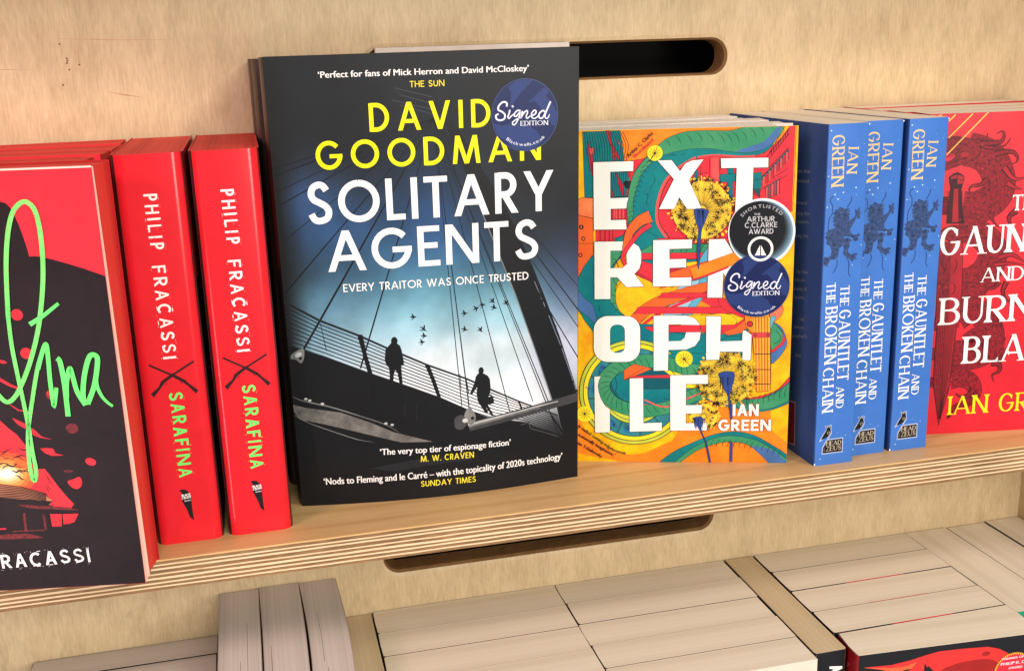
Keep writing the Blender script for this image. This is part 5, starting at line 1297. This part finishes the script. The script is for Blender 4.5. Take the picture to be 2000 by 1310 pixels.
dragon(g3(260, 650, 360, 640, 460, 680, 510, 760, 500, 850, 400, 920, 290, 960, 225, 1070), 14, 1.5)
# head and crest
A.shape(g1(100, 380, 160, 320, 260, 303, 330, 320, 440, 335, 510, 380, 560, 430, 520, 560, 420, 620, 300, 670, 200, 705, 100, 735, 90, 640, 170, 620, 235, 560, 215, 520, 130, 500), DK, True, DKL, .35)
for q in ((140, 430, 260, 400, 380, 420, 440, 500), (260, 520, 330, 505, 400, 520), (270, 600, 340, 590, 400, 560), (150, 350, 260, 330, 340, 350), (120, 660, 220, 630, 290, 600), (240, 560, 280, 470, 350, 450)): A.line(g1(*q), .5, DKL, True, taper=.3)
A.shape(g1(300, 530, 340, 505, 400, 520, 395, 560, 320, 570), DM, True); A.shape(g1(150, 520, 200, 525, 225, 550, 150, 575, 120, 570), DM, True)
def horn(px, w0, mt=DK): A.line(px, w0, DKL, True, w2=.3, n=8); A.line(px, w0*.6, mt, True, w2=.1, n=8)
horn(g1(500, 370, 590, 355, 640, 320, 645, 265), 2.6); horn(g1(540, 400, 700, 390, 820, 370, 860, 290, 830, 240, 755, 280), 4.2); horn(g1(600, 440, 780, 450, 880, 410, 945, 325), 2.6)
horn(g1(740, 530, 880, 500, 980, 510, 1030, 570, 1020, 630, 955, 655), 4.0); horn(g1(860, 700, 960, 830, 1060, 850, 1180, 800), 4.5, DM); horn(g1(900, 900, 1000, 960, 1100, 980), 4.0, DM)
horn(g1(640, 850, 560, 920, 450, 940, 415, 980, 430, 1040), 3.4); horn(g1(650, 960, 600, 1010, 520, 1025), 3.0); horn(g2(700, 60, 690, 130, 720, 190, 770, 240), 3.4); horn(g2(960, 60, 880, 130, 890, 220, 895, 320), 4.4)
horn(g2(770, 560, 900, 530, 1000, 580, 1080, 640), 4, DM); horn(g2(720, 640, 900, 620, 1040, 640), 3.4, DM); horn(g2(780, 820, 720, 880, 640, 900, 620, 970), 3.4); horn(g2(850, 820, 810, 920, 850, 1010, 960, 1060), 4)
horn(g3(700, 60, 790, 70, 800, 130), 3.2); horn(g3(690, 480, 770, 500, 770, 570, 700, 610, 715, 685), 4.4); horn(g3(500, 760, 440, 830, 360, 840, 300, 805), 5.0)
# sword
A.shape(g1(155, 822, 210, 782, 262, 760, 310, 785, 352, 815, 345, 870, 325, 930, 322, 968, 172, 968, 165, 930, 155, 880), DKL, False); A.shape(g1(262, 795, 342, 818, 330, 905, 262, 915), DM, False); A.shape(g1(175, 826, 250, 795, 250, 840, 180, 850), DM, False); A.ring(A.f.uv(g1(305, 855)[0]), .7, .35, DKL, 10)
A.shape(g1(172, 968, 310, 968, 318, 1060, 325, 1200, 345, 1420, 120, 1420, 140, 1150), DKL, False); A.shape(g1(215, 975, 270, 975, 268, 1150, 275, 1400, 190, 1400, 205, 1150), DM, False)
for i in range(26): A.line(g1(135+i*.5, 1010+i*16, 200, 1006+i*16), .22, DKL, lift=False); A.line(g1(270, 1006+i*16, 330, 1010+i*16), .22, DKL, lift=False)
A.lift()
A.shape(g2(140, 290, 230, 235, 330, 225, 430, 280, 560, 300, 640, 350, 520, 345, 400, 345, 300, 380, 262, 410, 220, 370, 140, 355), DK, True, DKL, .4); A.line(g2(140, 320, 220, 345, 265, 385, 320, 340, 420, 315, 600, 330), .4, DM, True)
A.shape(g2(138, 400, 250, 400, 385, 400, 372, 900, 340, 1300, 90, 1300, 110, 900), DM, False, DKL, .35)
A.shape(g2(138, 400, 262, 400, 250, 700, 225, 1300, 90, 1300, 120, 900), DK, False)
A.shape(g3(112, 50, 205, 60, 320, 70, 262, 560, 245, 720, 125, 1148, 68, 700, 85, 400), DK, False, DKL, .35); A.shape(g3(205, 60, 305, 70, 248, 560, 225, 720, 128, 1120, 165, 650), DM, False)
for i in range(9): A.line(g3(212+i*10, 62, 175+i*8, 560, 160+i*7, 700, 130+i*1.5, 1080), .22, DKL, lift=False); A.line(g3(118+i*9, 52, 90+i*9, 560, 84+i*8, 750, 120, 1090), .2, DM if i % 2 else DKL, lift=False)
for q in ((290, 560, 320, 620, 300, 700, 270, 740), (200, 560, 160, 620, 190, 700, 170, 740), (250, 800, 300, 870, 280, 940, 240, 960), (240, 800, 165, 870, 180, 950, 220, 980)): A.line(g2(*q), .5, DKL, True, taper=.3)
A.lift()
OG = ink((246, 190, 96), .4, 0)
for q in ((150, 112, 236, 28), (146, 325, 460, 12), (120, 543, 655, -5), (-10, 60, 60, 30)): A.line(g1(*q), .75, OG)
rr = random.Random(21)
for _ in range(70): A.disc((rr.uniform(2, W5-2), rr.uniform(3, H5-3)), rr.uniform(.2, .5), rr.uniform(.15, .35), ink((238, 90, 74), .4, 0), 6, lift=False)
A.lift(); print('red art', A.h); RA = A.h
A.build('dragon_and_sword_art', rroot)
A = Art(FR, RA+.01, clip=(.1, W5-.3, .1, H5-.1))
for s_, a_, b_, c_ in (('THE', (1976, 411.5), (2040, 407.5), (1976, 381)), ('GAUNTLET', (1834, 499.5), (2142, 483), (1834, 445)), ('AND', (1914.5, 551), (1998, 546), (1914.5, 523.5)), ('BURNING', (1834.5, 634.5), (2137, 617), (1834.5, 582.5)), ('BLADE', (1879.5, 709.5), (2078, 698), (1880, 657.5))):
    ptext(A, s_, a_, b_, c_, WH, T=.155, style='serif', track=.09)
A.poly([A.f.uv(x) for x in g3(868, 342, 875, 365, 900, 372, 875, 380, 868, 402, 860, 380, 840, 372, 860, 365)], WH)
A.build('title_lettering', rroot)
A = Art(FR, RA+.01, clip=(.1, W5-.3, .1, H5-.1)); ptext(A, 'IAN GREEN', (1851, 809.5), (2092, 795), (1852, 774), ink((250, 226, 30), .4, .02), T=.14, style='serif', track=.11)
A.build('author_lettering', rroot)
for i, (y, a, nm) in enumerate(((63.5, 7.6, 'first book'), (88.5, 4.8, 'second book'), (112.5, 1.2, 'third and rearmost book'))):
    r2_ = thing('paperback_book', 'pale page top, %s behind the red dragon cover' % nm, 'book', (387.2, y, 0), -a, group='red dragon paperbacks stacked face out')
    paperback(r2_, 127, [197.2, 196.9, 197.3][i], 23.2, DR, DR, DR, PG, top=.02, ct=.25, edge=ink((222, 120, 110), .5, .05))
# ------------------------------------------------------------------ lower shelf: page tops seen from above
LZ = -320.0; HT = 198.1
BLK = ink((30, 31, 36), .45, .05, spec=.25); GRE = ink((30, 150, 118), .4, .05); CRM = ink((232, 222, 204), .6, .04); TEA = ink((120, 120, 108), .5, .05)
def low(label, x, y, rz, w, h, t, group, pages=PG, front=BLK, spine=BLK, back=BLK, edge=None, top=.0, fore=.15):
    r_ = thing('paperback_book', label, 'book', (x, y, LZ), rz, group=group)
    paperback(r_, w, h, t, front, spine, back, pages, r=2.2, top=top, ct=.13, edge=edge or ink((92, 82, 76), .5, .05), seg=4, fore=fore); return r_
N5 = ['front', 'second', 'third', 'fourth', 'rearmost']
# centre-left stack and centre stack, face out
for i, (y0, y1) in enumerate(((-31, -3.6), (-3.6, 23.6), (23.6, 51.6), (51.6, 79.8), (79.8, 108.6), (108.6, 137.6))):
    nm = ['frontmost', 'fifth from the wall', 'fourth from the wall', 'third from the wall', 'second from the wall', 'nearest the wall'][i]
    low('lower shelf page top left of centre, %s in its stack' % nm, 53.8+[0, .3, .2, .1, 0, 0][i], y0, 0, 127.3, HT+[0, -.15, .1, -.1, .1, 0][i], y1-y0-.05, 'paperbacks stacked face out left of centre', edge=ink((176, 60, 52), .5, .05) if i in (3, 2) else None)
for i, (y0, y1) in enumerate(((1.0, 27.8), (27.8, 54.6), (54.6, 81.6), (81.6, 109.8), (109.8, 137.6))):
    nm = ['frontmost cream one', 'fourth from the wall', 'third from the wall', 'second from the wall', 'nearest the wall'][i]
    low('lower shelf page top in the centre, %s in its stack' % nm, 181.6+[0, .2, -.4, .3, -.2][i], y0, 0, 127.0, HT+[0, .12, -.12, .1, -.1][i], y1-y0-.05, 'paperbacks stacked face out in the centre', front=CRM if i == 0 else BLK)
fl = bpy.data.objects
# right stack with the red and black cover
FRT = []
for i, (y0, y1) in enumerate(((-3.4, 24.4), (24.4, 52.3), (52.3, 81.4), (81.4, 110), (110, 137.6))):
    nm = ['black cover, red dome art and dotted badge at the lower right corner', 'fourth from the wall', 'third from the wall', 'second from the wall', 'nearest the wall'][i]
    lab_ = 'paperback with '+nm if i == 0 else 'page top behind the red dome cover, %s in its stack' % nm
    r_ = low(lab_, 332.8+[0, .2, -.1, .2, 0][i], y0+.05, [-4.0, 0, 0, 0, 0][i], 124.4, HT+[0, .1, -.1, .1, 0][i], y1-y0-[.2, .5, .6, .5, .1][i], 'red and black paperbacks stacked face out', front=BLK, spine=ink((150, 22, 30), .4, .05) if i == 0 else BLK, edge=None)
    FRT.append(r_)
    if i in (1, 2, 3):   # a red patch of the cover art shows along the gap
        v, f = box(42, 86, -.22, .03, 150, HT+.12); mesh_obj('cover_art', v, f, ink((226, 54, 54), .4, .03), r_)
r0 = FRT[0]; l0 = (332.8, -3.35, LZ)
# its front cover is sprung open, so the block behind it is a wedge
pb = [c for c in r0.children if c.name.startswith('page_block')][0]; rad = math.radians(4.0); x1 = 124.2
yb = lambda x: (27.2+x*math.sin(rad))/math.cos(rad)
q = [(1.2, .6), (x1, .3), (x1, yb(x1)-.2), (1.2, yb(1.2)-.8), (.3, 12)]; n_ = len(q)
me = bpy.data.meshes.new('page_block'); me.from_pydata([(x*MM, y*MM, z*MM) for z in (.3, HT+.06) for x, y in q], [], [tuple(range(n_-1, -1, -1)), tuple(range(n_, 2*n_))]+[(i, (i+1) % n_, n_+(i+1) % n_, n_+i) for i in range(n_)])
me.materials.append(PG); pb.data = me; FD = Face(l0, -4.0, 0, (0, 0, 0), (1, 0, 0), (0, -1, 0)); d5 = crop(1600, 1200, 5)
A = Art(FD, .04, clip=(.2, 124.2, .2, HT-.2)); RDm = ink((232, 58, 56), .38, .05); ORm = ink((238, 108, 66), .38, .08); DRm = ink((170, 40, 38), .38, .05)
A.shape(d5(430, 515, 700, 490, 900, 440, 1050, 390, 1180, 355, 1400, 330, 1650, 310, 1760, 330, 1860, 380, 1930, 440, 1990, 560, 2010, 800, 1600, 1000, 900, 900, 760, 600, 600, 530), RDm)
A.shape(d5(430, 515, 700, 520, 850, 500, 950, 460, 900, 530, 780, 570, 900, 545, 860, 600, 700, 545), ORm)
A.shape(d5(1180, 560, 1300, 490, 1480, 445, 1700, 440, 1800, 600, 1500, 900, 1100, 800), DRm, True)
A.shape(d5(1030, 480, 1055, 510, 1070, 500, 1110, 540, 1190, 600, 1100, 700, 1030, 620), BLK, True); A.shape(d5(780, 560, 900, 525, 860, 560, 960, 600, 800, 640), BLK, True)
A.disc(A.f.uv(d5(1630, 378)[0]), 3.0, 1.6, DRm, 14)
A.build('red_dome_art', r0)
A = Art(FD, .5, clip=(.2, 124.2, .2, HT-.2)); bcx = A.f.uv(d5(1890, 545)[0]); YD = ink((238, 200, 60), .4, 0)
A.disc(bcx, 13.2, 13.2, ink((226, 50, 66), .38, .03), 48)
for i in range(60):
    a = 6.283*i/60; A.rib([(bcx[0]+12.0*math.cos(a), bcx[1]+12.0*math.sin(a)), (bcx[0]+13.4*math.cos(a), bcx[1]+13.4*math.sin(a))], .7, YD)
A.lift(3)
for s_, q in (('WINNER OF THE', d5(1775, 440, 2080, 395, 1772, 422)), ('PHILIP K. DICK', d5(1765, 492, 2090, 450, 1762, 466)), ('AWARD', d5(1840, 527, 1980, 508, 1838, 506))): psmall(A, s_, q[0], q[1], q[2], ink((246, 214, 222), .4, 0), bold=.03)
A.build('award_badge', r0)
FDs = Face(l0, -4.0, 0, (0, 26, 0), (0, -1, 0), (-1, 0, 0)); A = Art(FDs, .05, clip=(.5, 25.5, 0, HT))
A.line(d5(270, 500, 300, 482, 280, 462, 270, 500), .35, ink((220, 120, 110), .4, 0)); A.build('spine_mark', r0)
# spine-out books of the lower shelf
e_ = low('black spined paperback with white letter A, wedged between two stacks', 331.2, 5.5, 90, 131, HT+.3, 21.6, 'paperbacks shelved spine out below', pages=PGT)
FE = Face((331.2, 5.5, LZ), 90, 0, (0, 21.6, 0), (0, -1, 0), (-1, 0, 0)); A = Art(FE, .05)
q = [(1620, 1300.5), (1620.5, 1316), (1645, 1301)]; ptext(A, 'A', q[0], q[1], q[2], WH, T=.2); A.build('spine_lettering', e_)
low('tan page top wedged right of the three tall grey books', 52.9, -6, 90, 143, HT-.6, 17.6, 'paperbacks shelved spine out below', pages=PGT, front=CRM, spine=CRM, back=CRM)
for i, (x0, x1, y0) in enumerate(((457.6, 492.6, 13.5), (493.2, 526.0, 9.0), (526.4, 555.6, 8.0))):
    low(['thick paperback with a green spine at the lower right', 'thick page top, middle of three beside the right side panel', 'thick page top touching the right side panel'][i], x1, y0, [90.4, 90.2, 90][i], 123.5-(y0-13.5), HT+[.1, -.5, .2][i], x1-x0-.3, 'thick paperbacks shelved spine out at the right end', front=TEA, spine=GRE, back=TEA)
# three tall books with greyish pages, tops sagging forward a little
for i, (x0, x1) in enumerate(((-43.4, -18.5), (-18.3, 7.1), (7.3, 31.2))):
    r_ = thing('paperback_book', ['leftmost of three tall grey books on the lower shelf', 'middle of three tall grey books on the lower shelf', 'rightmost of three tall grey books on the lower shelf'][i], 'book', (x1, -20, LZ), 90, group='tall grey-paged books on the lower shelf')
    t = x1-x0; w_ = 157.5; h = 227.4+[0, .4, -.3][i]; n = 26; V = []; rn = random.Random(i+40)
    for j in range(n+1):
        x = 1+(w_-1.6)*j/n; s_ = 1-j/n; dx = -3.4*s_**2*(.4+.3*(1-i))+(0)          # bowed fore edge
        off = 2.4*math.sin(s_*3.1)*(1 if i == 2 else .5 if i == 1 else .15)
        drop = 7.0*s_**2.2
        for (yy, zz) in ((.4, .3), (t-.2, .3), (t-.2, h-drop), (.4, h-drop)): V.append((x, yy-off, zz))
    F = [(0, 1, 2, 3), (4*n+3, 4*n+2, 4*n+1, 4*n)]
    for j in range(n):
        a = 4*j; b = a+4
        F += [(a, b, b+1, a+1), (a+1, b+1, b+2, a+2), (a+2, b+2, b+3, a+3), (a+3, b+3, b, a)]
    o = mesh_obj('page_block', V, F, PGG, r_)
    V2 = []; F2 = []
    for side in (0, 1):
        k_ = len(V2)
        for j in range(n+1):
            x, y, z = V[4*j+(3 if side == 0 else 2)]; y0_ = y-.3 if side == 0 else y+.0
            V2 += [(x, y0_, .1), (x, y0_+.3, .1), (x, y0_+.3, z+.15), (x, y0_, z+.15)]
        for j in range(n):
            a = k_+4*j; b = a+4
            F2 += [(a, b, b+1, a+1), (a+1, b+1, b+2, a+2), (a+2, b+2, b+3, a+3), (a+3, b+3, b, a)]
        F2 += [(k_, k_+1, k_+2, k_+3)]
    mesh_obj('cover', V2, F2, ink((178, 164, 154), .5, .05), r_)
    # a few loose leaves standing proud as thin dark splits
    V3 = []; F3 = []
    for q_ in range(3):
        yy = rn.uniform(3, t-3); j0 = rn.randint(0, 12); j1 = j0+rn.randint(4, 9)
        for j in range(j0, min(j1, n)):
            a = V[4*j+3]; b = V[4*j+7]; k_ = len(V3)
            V3 += [(a[0], a[1]+yy, a[2]+.04), (b[0], b[1]+yy, b[2]+.04), (b[0], b[1]+yy+.22, b[2]+.04), (a[0], a[1]+yy+.22, a[2]+.04)]; F3.append((k_, k_+1, k_+2, k_+3))
    mesh_obj('split_in_pages', V3, F3, ink((110, 98, 88), .8, .05), r_)
# face-out stack at the lower left
for i, (y0, y1) in enumerate(((68, 91), (91.5, 114.4), (115, 137.2))):
    low('greyish page top at the lower left corner, %s in its stack' % ['frontmost', 'middle', 'rearmost'][i], -160.5+i*.4, y0, [.4, .2, 0][i], 112.5, HT+[0, -.3, .2][i], y1-y0, 'paperbacks stacked face out at the lower left', pages=PGG)
